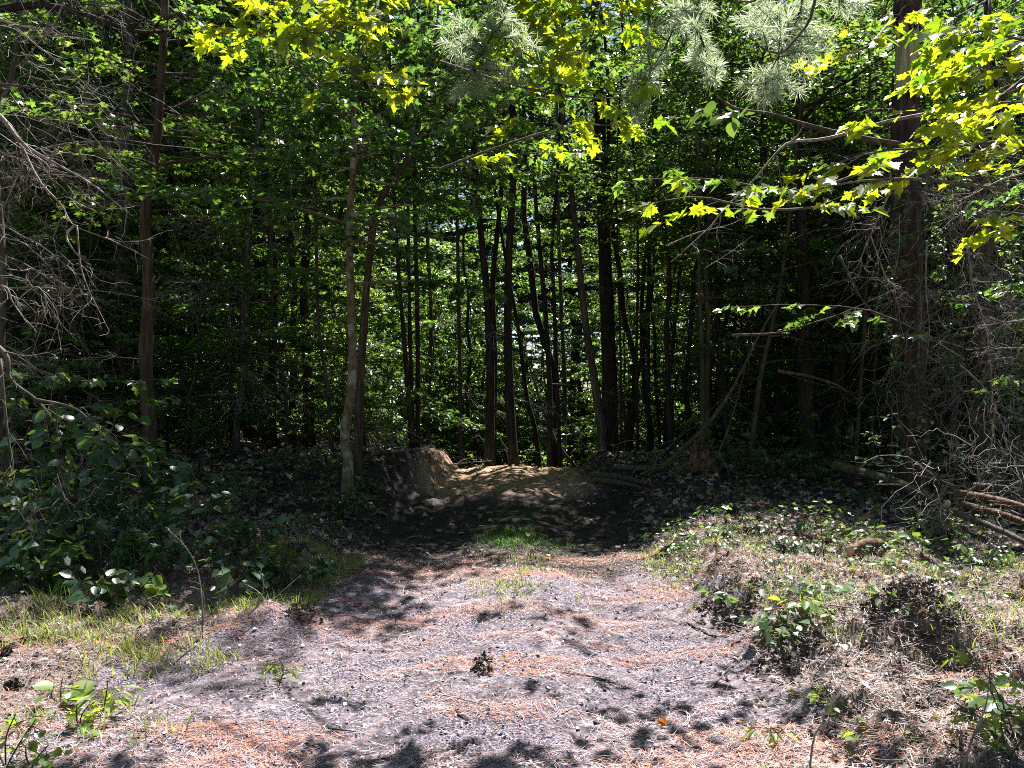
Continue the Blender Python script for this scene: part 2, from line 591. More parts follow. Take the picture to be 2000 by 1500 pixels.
tag(submesh(~tm, 'ground', M['ground']), 'brown forest floor of soil and leaf mould on both sides of the track', 'ground')
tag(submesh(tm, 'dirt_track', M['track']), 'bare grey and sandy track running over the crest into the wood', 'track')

# ------------------------------------------------------------------ foliage generators


def branch_path(p0, az, L, el, droop, K=7, wob=0.06):
    t = np.linspace(0, 1, K)
    d = np.array([math.cos(az), math.sin(az)])
    n = np.array([-d[1], d[0]])
    w_ = np.cumsum(rng.standard_normal(K)) * wob * L / K ** 0.5
    w_[0] = 0
    z = np.sin(el) * L * t - droop * L * t ** 2 + np.cumsum(rng.standard_normal(K)) * wob * .4 * L / K ** 0.5 * (t > 0)
    xy = d[None] * (np.cos(el) * L * t)[:, None] + n[None] * w_[:, None]
    return np.asarray(p0)[None] + np.column_stack([xy, z])


def spray(path, mb_w, mb_l, tpl, size, lmat=0, wmat=0, r0=0.02, twig=0.4, ntw=None, per=9, start=0.25, tilt=.35, pitch=-.15, wn_=5, flat=.12):
    """side twigs left and right of a branch, leaves in pairs along them"""
    L = np.linalg.norm(np.diff(path, axis=0), axis=1).sum()
    K = len(path)
    if mb_w is not None:
        mb_w.tube(path, np.linspace(r0, max(.0025, r0 * .18), K), wn_, wmat, cap=False)
    n = ntw or max(3, int(L / 0.16))
    t = start + (1 - start) * (np.arange(n) + rng.random(n) * .8) / n
    t = np.clip(t, 0, .999)
    f = t * (K - 1)
    i0 = f.astype(int)
    fr = (f - i0)[:, None]
    p = path[i0] * (1 - fr) + path[np.minimum(i0 + 1, K - 1)] * fr
    T = path[np.minimum(i0 + 1, K - 1)] - path[i0]
    a0 = np.arctan2(T[:, 1], T[:, 0])
    side = np.where(np.arange(n) % 2 == 0, 1, -1)
    az = a0 + side * (0.6 + .5 * rng.random(n)) * (1 - .6 * (t > .93))
    tl = twig * L * (1.15 - .8 * t) * (.6 + .6 * rng.random(n))
    tl = np.clip(tl, .12, 1.6)
    el = rng.standard_normal(n) * flat
    K2 = 5
    s = np.linspace(0, 1, K2)[None, :, None]
    D = np.stack([np.cos(az) * np.cos(el), np.sin(az) * np.cos(el), np.sin(el)], -1)
    bend = rng.standard_normal((n, 1, 3)) * np.array([.12, .12, .05])
    Pm = p[:, None, :] + D[:, None, :] * tl[:, None, None] * s + bend * tl[:, None, None] * s ** 2 - np.array([0, 0, .12]) * tl[:, None, None] * s ** 2
    if mb_w is not None:
        Rm = np.linspace(1, .35, K2)[None, :] * np.clip(r0 * .22, .002, .012) * np.ones((n, 1))
        mb_w.tubes(Pm, Rm, 3, wmat)
    m = np.maximum(3, (tl / size * per * .22).astype(int) + 2)
    idx = np.repeat(np.arange(n), m)
    tt = rng.random(len(idx)) * .9 + .1
    g = tt * (K2 - 1)
    j = np.minimum(g.astype(int), K2 - 2)
    fr = (g - j)[:, None]
    lp = Pm[idx, j] * (1 - fr) + Pm[idx, j + 1] * fr
    ly = az[idx] + np.where(rng.random(len(idx)) < .5, 1, -1) * (.3 + .9 * rng.random(len(idx)))
    off = size * .35
    lp = lp + np.stack([np.cos(ly) * off, np.sin(ly) * off, -.2 * off + .25 * off * rng.standard_normal(len(idx))], -1)
    mb_l.leaves(lp, ly, size * (.45 + .8 * rng.random(len(idx))), tpl, tilt, pitch, lmat)


def dead_spray(path, mb, r0, nside=10, ln=.5, mat=0, sub=4, start=.15, sag=.25, wn_=6, curl=.35):
    """bare dead branch with crooked side twigs and finer twigs on those"""
    path = np.asarray(path)
    K = len(path)
    L = np.linalg.norm(np.diff(path, axis=0), axis=1).sum()
    if r0 > 0:
        mb.tube(path, np.linspace(r0, r0 * .25, K), wn_, mat, cap=True, rough=.12)
    def shoot(pa, Ta, lens, rr):
        n = len(pa)
        D = Ta / (np.linalg.norm(Ta, axis=1)[:, None] + 1e-9) + rng.standard_normal((n, 3)) * .75
        D /= np.linalg.norm(D, axis=1)[:, None]
        s = np.linspace(0, 1, 7)[None, :, None]
        b = rng.standard_normal((n, 1, 3)) * curl
        b2 = rng.standard_normal((n, 1, 3)) * curl * .6
        wob = np.cumsum(rng.standard_normal((n, 7, 3)), axis=1) * .03
        wob[:, 0] = 0
        Pm = pa[:, None] + lens[:, None, None] * (D[:, None] * s + b * s ** 2 + b2 * np.sin(s * 4) * .4 + wob - np.array([0, 0, sag]) * s ** 2)
        Rm = rr[:, None] * np.linspace(1, .4, 7)[None]
        mb.tubes(Pm, Rm, 4, mat)
        return Pm
    t = start + (1 - start) * rng.random(nside)
    f = t * (K - 1)
    i0 = np.minimum(f.astype(int), K - 2)
    fr = (f - i0)[:, None]
    pa = path[i0] * (1 - fr) + path[i0 + 1] * fr
    Ta = path[i0 + 1] - path[i0]
    P1 = shoot(pa, Ta, ln * L * (1.1 - .7 * t) * (.4 + .8 * rng.random(nside)), np.full(nside, max(.0022, max(r0, .006) * .3)))
    if sub:
        n2 = nside * sub
        k = rng.integers(0, nside, n2)
        q = rng.integers(2, 6, n2)
        pa = P1[k, q]
        Ta = P1[k, q] - P1[k, q - 1]
        shoot(pa, Ta, ln * L * .35 * (.3 + rng.random(n2)), np.full(n2, max(.0016, r0 * .14)))


def trunk_path(h, lean=.03, K=14, bend=.12):
    t = np.linspace(0, 1, K)
    a = rng.random() * 6.28
    w1 = np.cumsum(rng.standard_normal((K, 2)), axis=0) * bend / K ** .5
    w1 -= w1[0]
    xy = np.array([math.cos(a), math.sin(a)])[None] * (lean * h * t)[:, None] + w1
    return np.column_stack([xy, h * t])


def interp(path, t):
    f = t * (len(path) - 1)
    i_ = min(int(f), len(path) - 2)
    return path[i_] * (1 - (f - i_)) + path[i_ + 1] * (f - i_)


def make_tree(name, loc, path, r0, label, cat, group=None, bark='bark_dark', leaf='understory', tpl=MAPLE_MID, size=.1,
              layers=(.3, 1.0), nb=24, blen=(1.0, 2.4), per=9, top_r=.25, dead=0, nside=8, el=(.05, .5), droop=.15, trn=10, rough=.1, flare=1.35, bare=None, twig=.4, azf=None, ntw=None):
    """a tree at loc: its trunk follows path (relative to loc); parts trunk, branches, crown"""
    root = empty(name, loc, label, cat, group)
    path = np.asarray(path, float)
    h = path[-1][2] - path[0][2]
    K = len(path)
    tt = np.linspace(0, 1, K)
    rad = r0 * (1 - (1 - top_r) * tt) * (1 + (flare - 1) * np.exp(-tt * h / .25))
    mt = MB()
    mt.tube(path, rad, trn, 0, rough=rough)
    mt.build('trunk', M[bark], root, smooth=True)
    ml = MB()
    mw = ml
    for k in range(nb):
        f = layers[0] + (layers[1] - layers[0]) * ((k + rng.random() * .8) / nb)
        f = min(f, .995)
        p0 = interp(path, f)
        az = (k * 2.4 + rng.random() * .9) if azf is None else azf(k)
        g = (f - layers[0]) / max(1e-6, layers[1] - layers[0])
        prof = math.sin(math.pi * min(1, .25 + .72 * g)) ** .7 if layers[1] - layers[0] > .3 else 1
        Lb = (blen[0] + (blen[1] - blen[0]) * rng.random()) * (.45 + .65 * prof)
        rb = min(.5 * float(np.interp(f, tt, rad)), .008 + .011 * Lb)
        bp = branch_path(p0, az, Lb, el[0] + (el[1] - el[0]) * (rng.random() * .5 + .5 * g), droop)
        spray(bp, mw, ml, tpl, size, 0, 1, rb, twig, ntw, per)
    for k in range(dead):
        f = .08 + .75 * rng.random()
        p0 = interp(path, f)
        bp = branch_path(p0, rng.random() * 6.28, blen[0] * (.5 + rng.random()), -.1 + .4 * rng.random(), .25)
        dead_spray(bp, mw, .009, nside, .45, 2, 2)
    ml.build('crown', [M[leaf], M[bark], M['dead']], root)
    return root


# ------------------------------------------------------------------ trees named by what the photo shows of them
def px_path(pts, D, H_top=None, n=22, dz=0.15):
    """trunk path in metres from photo points; extended upward to H_top"""
    Q = []
    for q in pts:
        d = D if len(q) == 2 else q[2]
        Q.append(P(q[0], q[1], d))
    Q = np.array(Q)
    Q[0][2] = float(H(Q[0][0], Q[0][1])) - dz
    if H_top:
        last = Q[-1]
        dirv = (Q[-1] - Q[-2])
        dirv /= max(dirv[2], .1)
        z = last[2]
        while z < H_top:
            st = min(2.5, H_top - z + .01)
            last = last + (dirv * .4 + np.array([0, 0, .6])) * st + np.array([rng.normal() * .12, rng.normal() * .12, 0])
            Q = np.vstack([Q, last])
            z = last[2]
    base = Q[0].copy()
    return base, spline(Q, n) - base


def PT(name, pts, D, r0, label, cat='tree', H_top=None, n=22, **kw):
    base, path = px_path(pts, D, H_top, n)
    return make_tree(name, base, path, r0, label, cat, **kw)


TALL = dict(leaf='canopy', tpl=FAR, size=.13, layers=(.42, 1.0), nb=46, blen=(1.6, 3.4), per=11)

# left tree with burl
PT('tree', [(300, 985), (292, 850), (286, 700), (291, 560), (284, 430), (300, 330), (310, 230), (318, 100), (325, -40)], 10.8, .105,
   'reddish brown leaning tree with a burl, left of the pale maple sapling', H_top=10, n=40, bark='bark_brown', layers=(.45, 1.0), nb=26, blen=(1.0, 2.2), leaf='understory', size=.11, dead=4, trn=12, rough=.16, top_r=.4)
# pale maple
t2 = PT('maple_tree', [(676, 990), (680, 900), (673, 850), (688, 740), (686, 600), (682, 450), (690, 330), (692, 220), (688, 120), (670, 20)], 10.4, .078,
   'slim pale barked maple with lichen spots, leaning bank side left of the track', H_top=8.5, n=40, bark='bark_pale', layers=(.42, 1.0), nb=30, blen=(1.2, 2.6), leaf='understory', size=.12, trn=12, rough=.07, top_r=.3, tpl=MAPLE)
PT('maple_tree', [(697, 960), (702, 780), (710, 640), (722, 500), (738, 400), (790, 322), (840, 230), (878, 150), (905, 60)], 11.3, .068,
   'brown curved maple stem bending right behind the pale maple', H_top=10.5, n=40, bark='bark_brown', layers=(.5, 1.0), nb=36, blen=(1.4, 3.1), leaf='understory', size=.12, trn=10, rough=.1, top_r=.4)

mid = [
    # pts, D, r, bark, label, H_top
    ([(806, 880), (792, 700), (784, 600), (775, 480), (768, 360), (760, 200)], 14.4, .05, 'bark_dark', 'dark stem leaning left, first of three rising from the sandy left bank', 14),
    ([(808, 880), (802, 700), (799, 560), (797, 400), (795, 200)], 14.6, .045, 'bark_dark', 'straight dark middle stem of three rising from the sandy left bank', 14),
    ([(816, 876), (816, 700), (814, 560), (810, 380), (812, 200)], 14.8, .05, 'bark_dark', 'dark stem on the track side of the three rising from the sandy left bank', 15),
    ([(900, 930), (899, 780), (897, 640), (893, 450)], 19, .06, 'bark_grey', 'thin grey trunk just beyond the left end of the sandy crest', 15),
    ([(954, 925), (957, 800), (957, 680), (950, 560), (938, 440), (925, 280)], 15.4, .1, 'bark_dark', 'black trunk forking in many leaders at the middle of the sandy crest', 17),
    ([(960, 925), (966, 700), (962, 560), (975, 420), (985, 280)], 16.4, .07, 'bark_dark', 'dark trunk half hidden behind the black forked trunk on the crest', 16),
    ([(1005, 925), (996, 800), (992, 640), (994, 500), (1003, 330), (1000, 180)], 15.0, .1, 'bark_dark', 'black trunk with a flared foot on the crest, beside the forked one', 18),
    ([(1062, 915), (1045, 840), (1028, 770), (1012, 640), (990, 520)], 18, .06, 'bark_dark', 'dark trunk leaning left beyond the crest', 13),
    ([(1075, 915), (1073, 750), (1066, 620), (1052, 460), (1044, 350)], 15.8, .062, 'bark_dark', 'slim dark trunk, left one of a close pair at the right half of the crest', 15),
    ([(1095, 912), (1089, 780), (1083, 600), (1078, 480), (1088, 350)], 16.2, .05, 'bark_dark', 'slim dark trunk, right one of a close pair at the right half of the crest', 14),
    ([(1180, 900), (1168, 790), (1152, 690), (1140, 600), (1128, 480), (1112, 340)], 15.6, .095, 'bark_grey', 'grey brown trunk leaning left against the thick dark pine', 16),
    ([(1193, 905), (1190, 740), (1184, 560), (1178, 400), (1170, 200)], 17, .19, 'bark_dark', 'thick dark pine trunk bristling with dead twigs, right of the crest', 20),
    ([(1214, 905), (1212, 700), (1207, 500), (1204, 330)], 15.5, .03, 'bark_dark', 'thread thin stem beside the thick dark pine on its right', 11),
    ([(1246, 905), (1243, 700), (1246, 500), (1240, 330)], 15.8, .035, 'bark_dark', 'thin dark stem, second right of the thick dark pine', 12),
    ([(1268, 905), (1266, 700), (1268, 500)], 17, .05, 'bark_dark', 'thin dark stem, third right of the thick dark pine', 13),
    ([(1312, 910), (1306, 780), (1302, 640), (1308, 540), (1290, 400), (1280, 280)], 14.6, .062, 'bark_dark', 'crooked dark trunk above the small pile of peeled logs', 14),
    ([(1372, 935), (1371, 700), (1366, 560), (1364, 400), (1360, 250)], 12.6, .045, 'bark_olive', 'olive stem, left one of two twined together behind the root stump', 11),
    ([(1382, 935), (1379, 760), (1384, 640), (1378, 500), (1388, 360)], 12.8, .05, 'bark_olive', 'olive stem, right one of two twined together behind the root stump', 11),
    ([(1425, 940), (1412, 760), (1402, 600), (1396, 430)], 14, .05, 'bark_dark', 'dark stem directly right of the two twined olive stems', 13),
    ([(1462, 940), (1474, 820), (1488, 720), (1512, 620), (1535, 480)], 12.4, .05, 'bark_olive', 'olive stem leaning right in the dark wood', 10),
    ([(1490, 945), (1488, 760), (1480, 600), (1484, 420)], 14.6, .07, 'bark_dark', 'dark trunk behind the right leaning olive stem', 15),
    ([(1522, 945), (1520, 700), (1512, 500)], 15.5, .06, 'bark_dark', 'dark trunk left of the broad black trunk in the dark wood', 14),
    ([(1582, 955), (1574, 800), (1570, 640), (1566, 480), (1560, 250)], 12.8, .145, 'bark_dark', 'broad black trunk in the darkest part of the wood', 18),
    ([(1624, 950), (1632, 800), (1642, 660), (1652, 520), (1655, 250)], 13.4, .135, 'bark_dark', 'broad black trunk leaning right in the darkest part of the wood', 18),
    ([(1668, 960), (1676, 820), (1688, 640), (1694, 480)], 12.2, .035, 'bark_olive', 'thin olive stem left of the big vine hung pine', 10),
    ([(1705, 960), (1704, 800), (1712, 640)], 13, .03, 'bark_olive', 'thin olive stem close against the left of the big vine hung pine', 9),
    ([(250, 930), (247, 700), (243, 560), (240, 420), (250, 200)], 15.5, .16, 'bark_grey', 'thick grey trunk behind the reddish left tree', 18),
    ([(395, 880), (402, 760), (420, 640), (425, 500)], 16, .06, 'bark_olive', 'pale olive stem broken off above the litter slope on the left', 8),
    ([(455, 900), (452, 760), (455, 600), (446, 420)], 17, .06, 'bark_dark', 'dark slender trunk in the left wood, right of the pale broken stem', 15),
    ([(530, 905), (532, 700), (536, 520), (520, 380)], 16.5, .11, 'bark_dark', 'dark trunk, leftmost of three between the left slope and the pale maple', 17),
    ([(568, 900), (574, 700), (572, 520), (560, 330)], 17.5, .09, 'bark_dark', 'dark trunk, middle of three between the left slope and the pale maple', 17),
    ([(605, 905), (600, 720), (594, 560), (604, 380)], 15.8, .12, 'bark_dark', 'dark trunk, rightmost of three between the left slope and the pale maple', 18),
    ([(520, 660), (495, 560), (470, 480), (440, 400)], 17, .06, 'bark_grey', 'grey leaning dead trunk slanting left in the left wood', 9),
    ([(650, 900), (640, 760), (622, 640), (618, 480)], 14, .045, 'bark_grey', 'grey bent stem just left of the pale maple', 12),
    ([(1100, 880), (1103, 760), (1098, 640)], 24, .08, 'bark_grey', 'grey trunk far beyond the crest between the close pair and the leaning trunk', 18),
    ([(835, 900), (838, 760), (842, 620)], 22, .07, 'bark_grey', 'grey trunk far down the slope right of the three bank stems', 17),
]
for kk, (pts, D, r, bk, lab, ht) in enumerate(mid):
    small = ht < 13
    ht = min(ht, max(7.5, (D - 8.4 - (1.2 if pts[0][0] > 1350 else 0)) / .506))
    kw = dict(bark=bk, leaf='understory' if small else 'canopy', size=.11 if small else .13, tpl=MAPLE_MID if small else FAR,
              layers=(.35, 1.0) if small else (.5, 1.0), nb=13 if small else (12 if 820 < pts[0][0] < 1350 else 26), blen=(.9, 1.8) if small else (1.4, 2.8), per=9,
              dead=(14 if 'bristling' in lab else 3), top_r=.35)
    PT('tree', pts, D, r, lab, H_top=ht, n=24, group='trunks standing in the wood', **kw)

# right hand pines
def right_pine():
    base, path = px_path([(1782, 960), (1778, 800), (1774, 600), (1770, 400), (1768, 200), (1772, 20), (1775, -120)], 10.6, None, 44)
    root = empty('pine_tree', base, 'big pine with rusty bark and a pale barkless upper trunk, right side', 'tree')
    zz = path[:, 2] + base[2]
    k1 = int(np.argmin(np.abs(zz - P(1768, 190, 10.6)[2])))
    k2 = int(np.argmin(np.abs(zz - P(1768, 35, 10.6)[2])))
    a = MB()
    a.tube(path[:k1 + 1], np.linspace(.21, .175, k1 + 1), 22, rough=.16)
    a.tube(path[k2:], np.full(len(path) - k2, .175), 22, rough=.16)
    b = MB()
    b.tube(path[k1 - 1:k2 + 1], np.full(k2 - k1 + 2, .15), 18, rough=.05)
    o = b.build('bare_trunk_section', M['deadwood'], root, smooth=True)
    o['label'] = 'pale barkless section of the pine trunk'
    fl = a
    for q in range(46):
        up_ = q % 3 > 0
        j_ = k1 if up_ else k2
        an = rng.random() * 6.28
        rr_ = .158
        e_ = np.array([math.cos(an) * rr_, math.sin(an) * rr_, 0])
        dz = (.05 + .4 * rng.random() ** 2) * (1 if up_ else -1)
        fl.tube([path[j_] + e_ - [0, 0, dz * .3], path[j_] + e_ * 1.01 + [0, 0, dz * .5], path[j_] + e_ * .99 + [0, 0, dz]], [.03, .024, .004], 5)
    a.build('trunk', M['bark_pine'], root, smooth=True)
    c = MB()
    for q in range(26):
        f = .15 + .8 * rng.random()
        p0 = interp(path, f)
        bp = branch_path(p0, rng.random() * 6.28, .5 + rng.random(), -.2 + .5 * rng.random(), .3)
        dead_spray(bp, c, .008, 8, .6, 0, 3)
    c.build('dead_branch', M['dead'], root)
    return root


right_pine()


def snag():
    base, path = px_path([(1915, 930), (1912, 800), (1908, 600), (1906, 420), (1905, 262)], 11.0, None, 30)
    root = empty('dead_tree', base, 'snapped dead tree with a splintered top, right of the big pine', 'tree')
    a = MB()
    a.tube(path, np.linspace(.18, .15, 30), 18, rough=.18)
    a.build('trunk', M['bark_pine'], root, smooth=True)
    b = MB()
    top = path[-1]
    for q in range(16):
        an = rng.random() * 6.28
        r_ = .12 * rng.random() ** .5
        p0 = top + np.array([math.cos(an) * r_, math.sin(an) * r_, -.1])
        hh = .15 + .5 * rng.random() * (1 if math.cos(an) > -.3 else .4)
        b.tube([p0, p0 + [.01, 0, hh * .6], p0 + [.02 * rng.normal(), .01, hh]], [.035, .022, .003], 5)
    b.build('splintered_top', M['deadwood'], root)
    c = MB()
    for q in range(22):
        f = .1 + .85 * rng.random()
        p0 = interp(path, f)
        bp = branch_path(p0, rng.random() * 6.28, .6 + 1.0 * rng.random(), -.3 + .6 * rng.random(), .3)
        dead_spray(bp, c, .012, 9, .6, 0, 4)
    c.build('dead_branch', M['dead'], root)


snag()


# ------------------------------------------------------------------ prototypes and the wood behind
hold = []


def proto(fn):
    o = fn()
    hold.append(o)
    return o


def canopy_tree(h, r, bark='bark_dark', nb=62):
    return make_tree('tree', (0, 0, 0), trunk_path(h, .03, 16, .5), r, 'x', 'tree', bark=bark, leaf='canopy', tpl=FAR, size=.15,
                     layers=(.28, 1.0), nb=nb, blen=(2.2, 4.2), per=14, dead=3, top_r=.2)


def under_tree(h, r, nb=26, bark='bark_grey', dead=0):
    return make_tree('young_tree', (0, 0, 0), trunk_path(h, .06, 12, .35), r, 'x', 'tree', bark=bark, leaf='understory', tpl=MAPLE_MID, size=.115,
                     layers=(.12, 1.0), nb=nb, blen=(1.2, 2.5), per=13, dead=dead, top_r=.25, el=(-.3, .6), trn=7, droop=.25)


CAN = [canopy_tree(20, .16), canopy_tree(17, .12), canopy_tree(22, .2, 'bark_grey'), canopy_tree(14, .1, 'bark_olive', 36)]
UND = [under_tree(6.5, .04, 34), under_tree(9.5, .055, 46), under_tree(5, .03, 28), under_tree(7.5, .045, 38, 'bark_dark', 8)]


def shrub_proto(h, n, tpl, size, leaf, label='x'):
    root = empty('shrub', (0, 0, 0), label, 'shrub')
    mw, ml = MB(), MB()
    for k in range(n):
        az = rng.random() * 6.28
        L = h * (.6 + .6 * rng.random())
        bp = branch_path((0, 0, -.03), az, L, .6 + .7 * rng.random(), .25)
        spray(bp, mw, ml, tpl, size, 0, 0, .008, .35, None, 8, .25)
    mw.build('stems', M['bark_brown'], root)
    ml.build('foliage', M[leaf], root)
    return root


SHR = [shrub_proto(1.6, 12, MAPLE_MID, .1, 'understory'), shrub_proto(1.0, 10, OVAL, .08, 'shrub'), shrub_proto(2.3, 14, FAR, .1, 'understory')]


def dead_tree_proto(h, r, nb):
    root = empty('dead_tree', (0, 0, 0), 'x', 'dead tree')
    path = trunk_path(h, .05, 12, .3)
    a = MB()
    a.tube(path, np.linspace(r, r * .3, 12), 8, rough=.1)
    a.build('trunk', M['bark_grey'], root)
    c = MB()
    for q in range(nb):
        p0 = interp(path, .1 + .88 * rng.random())
        bp = branch_path(p0, rng.random() * 6.28, .9 + 1.4 * rng.random(), -.25 + .6 * rng.random(), .25)
        dead_spray(bp, c, .012, 12, .45, 0, 3)
    c.build('dead_branch', M['dead'], root)
    return root


DED = [dead_tree_proto(8, .07, 34), dead_tree_proto(6, .05, 26)]
protos_used = set()


def put(pr, x, y, s=1.0, label=None, group=None, z=None, sz=None):
    zz = float(H(x, y)) - .05 if z is None else z
    if id(pr) not in protos_used:
        protos_used.add(id(pr))
        pr.location = (x, y, zz)
        pr.rotation_euler = (0, 0, rng.random() * 6.28)
        pr.scale = (s, s, sz or s)
        pr['label'] = label
        if group: pr['group'] = group
        return pr
    return copy_tree(pr, (x, y, zz), rng.random() * 6.28, s, label, group, sz)


def edge(x):
    return 6.6 + 3.2 * float(ss(2.5, 5.5, x)) + .5 * float(ss(-2, -6, x))


MARKS = [(-250, 'the left edge'), (60, 'the grey leaning branch'), (247, 'the thick grey trunk'), (297, 'the reddish left tree'), (400, 'the pale broken stem'),
         (455, 'the slender dark left trunk'), (532, 'the three dark trunks'), (602, 'the last of three dark trunks'), (650, 'the grey bent stem'), (684, 'the pale maple'), (725, 'the curved brown maple'),
         (806, 'the three bank stems'), (899, 'the thin grey crest trunk'), (955, 'the forked black trunk'), (1000, 'the flared black trunk'), (1082, 'the close dark pair'),
         (1140, 'the leaning grey trunk'), (1188, 'the thick dark pine'), (1250, 'the thin stems'), (1308, 'the crooked dark trunk'), (1376, 'the twined olive stems'), (1488, 'the leaning olive stem'),
         (1578, 'the broad black trunk'), (1640, 'the leaning black trunk'), (1700, 'the thin olive stems'), (1778, 'the big rusty pine'), (1845, 'the vine strands'), (1910, 'the snapped dead tree'), (2050, 'the right edge'), (2300, 'the far right side')]


def far_label(kind, x, y):
    u = 1000 + FPX * x / y
    m = min(MARKS, key=lambda q: abs(q[0] - u))
    side = 'left of' if u < m[0] - 12 else 'right of' if u > m[0] + 12 else 'in line with'
    band = ['near the clearing', 'a little deeper', 'well inside', 'far inside', 'in the farthest depth'][int(np.searchsorted([15.5, 20, 27, 36], y))]
    return f'{kind} {band}, {side} {m[1]}'


def scatter(n, xr, yr, mind, taken, ok=None, tries=6000):
    out = []
    for _ in range(tries):
        if len(out) >= n: break
        y = yr[0] + (yr[1] - yr[0]) * rng.random() ** .85
        half_w = .78 * y + 2.5
        x = -half_w + 2 * half_w * rng.random()
        if xr and not (xr[0] <= x <= xr[1]): continue
        if ok and not ok(x, y): continue
        if any((x - a) ** 2 + (y - b) ** 2 < mind ** 2 for a, b in taken): continue
        out.append((x, y))
        taken.append((x, y))
    return out


taken = [(o.location[0], o.location[1]) for o in C.objects if o.get('category') == 'tree' and o not in CAN + UND]
# tall trees: only where their crowns stay behind the sunlit edge of the wood
def ok_tall(x, y):
    if y < edge(x) + 12.5: return False
    if 21 < y < 46 and abs(x - .2 - (y - 22) * .3) < 7 + .25 * (y - 22): return False
    if 24 < y < 42 and rng.random() < .88: return False
    if x < 1 and y < 25 and rng.random() < .5: return False
    if abs(x - (y - 13) * .445) < 3.0 and 16 < y < 27: return False   # gap that lets sun on the crest
    return True


G_T = 'tall trees of the wood behind'
for x, y in scatter(58, None, (17, 46), 2.1, taken, ok_tall):
    k = int(rng.integers(0, 4))
    put(CAN[k], x, y, .85 + .3 * rng.random(), far_label(['tallest leafy tree', 'tall leafy tree', 'tall grey tree', 'lower leafy tree'][k], x, y), G_T)
BEH = ['first', 'second', 'third', 'fourth', 'fifth', 'sixth', 'seventh', 'eighth', 'ninth', 'tenth', 'eleventh', 'twelfth']
for bx, by, k in [(-9, -7, 0), (-4, -9, 1), (1, -8, 2), (6, -9, 0), (11, -6, 1), (-12, -2, 2), (13, -1, 0), (-7, -14, 2), (4, -14, 1), (-11, 3, 3), (-1, -13, 0), (9, -13, 2)]:  # trees out of view, added to cut sky light from behind and the sides
    put(CAN[k], bx, by, 1.1, BEH.pop(0) + ' of the unseen trees added around the clearing to block sky light', 'unseen trees added to block sky light')
G_U = 'young trees filling the wood'
for x, y in scatter(104, None, (12.5, 40), 1.2, taken, lambda x, y: y > edge(x) + 5.5 and not (-2.4 < x < 3.8 and y < 21) and not (abs(x - 1) < 6 and rng.random() < .35)):
    k = int(rng.integers(0, 4))
    put(UND[k], x, y, .75 + .5 * rng.random(), far_label(['young tree', 'taller young tree', 'small young tree', 'twiggy young tree'][k], x, y), G_U)
for x, y in scatter(16, None, (42, 46), 2.2, taken, lambda x, y: -12 < x < 22):
    put(CAN[0 if rng.random() < .5 else 2], x, y, 1.2 + .2 * rng.random(), far_label('very tall tree', x, y), G_T)
SLIM = [make_tree('tree', (0, 0, 0), trunk_path(hh, .05, 16, .5), rr, 'x', 'tree', bark='bark_dark', leaf='canopy', tpl=FAR, size=.13, layers=(.45, 1.0), nb=22, blen=(1.0, 2.4), per=10, dead=5, top_r=.25)
        for hh, rr in ((15, .075), (12, .055), (17, .095))]
for x, y in scatter(44, None, (19, 40), 1.1, taken, lambda x, y: abs(x - 1) < .5 * y or rng.random() < .4):
    k = int(rng.integers(0, 3))
    put(SLIM[k], x, y, .85 + .35 * rng.random(), far_label(['slim trunk', 'thin low trunk', 'slim high trunk'][k] + ', backlit,', x, y), G_T)
for x, y in scatter(24, None, (14.5, 21), .8, taken, lambda x, y: 2.4 < x < 10):
    k = int(rng.integers(0, 3))
    put(SLIM[k], x, y, .7 + .2 * rng.random(), far_label(['thin black trunk', 'very thin black trunk', 'black trunk'][k], x, y), G_T)
for x, y in scatter(14, None, (24, 38), 1.8, taken, lambda x, y: abs(x - 1 - (y - 22) * .25) < 7):
    k = int(rng.integers(0, 4))
    put(UND[k], x, y, .7 + .4 * rng.random(), far_label(['sunlit young tree', 'sunlit tall young tree', 'sunlit little tree', 'sunlit dry young tree'][k], x, y), G_U)
for x, y in scatter(26, None, (12, 21), .95, taken, lambda x, y: x < -2.6):
    k = int(rng.integers(0, 4))
    put(UND[k], x, y, .6 + .45 * rng.random(), far_label(['slim young tree', 'slim tall young tree', 'little young tree', 'dry young tree'][k], x, y), G_U)
for x, y in scatter(22, None, (13.5, 22), 1.1, taken, lambda x, y: 3.4 < x < 12):
    k = int(rng.integers(0, 4))
    put(UND[k], x, y, .8 + .5 * rng.random(), far_label(['slim young tree', 'slim tall young tree', 'little young tree', 'dry young tree'][k], x, y), G_U)
for x, y in scatter(11, None, (17, 24), 1.6, taken, lambda x, y: 5.5 < x < 16):
    k = int(rng.integers(0, 4))
    put(CAN[k], x, y, .9 + .3 * rng.random(), far_label(['dense tall tree', 'dense mid height tree', 'dense grey tree', 'dense lower tree'][k], x, y), G_T)
G_S = 'low bushes under the trees'
for x, y in scatter(110, None, (11, 40), .9, taken, lambda x, y: not (-2.2 < x < 2.3 and y < 16.5) and (x < -2 or y > 15 or x > 4)):
    k = int(rng.integers(0, 3))
    put(SHR[k], x, y, .6 + .6 * rng.random(), far_label(['maple bush', 'small bush', 'big bush'][k], x, y), G_S)
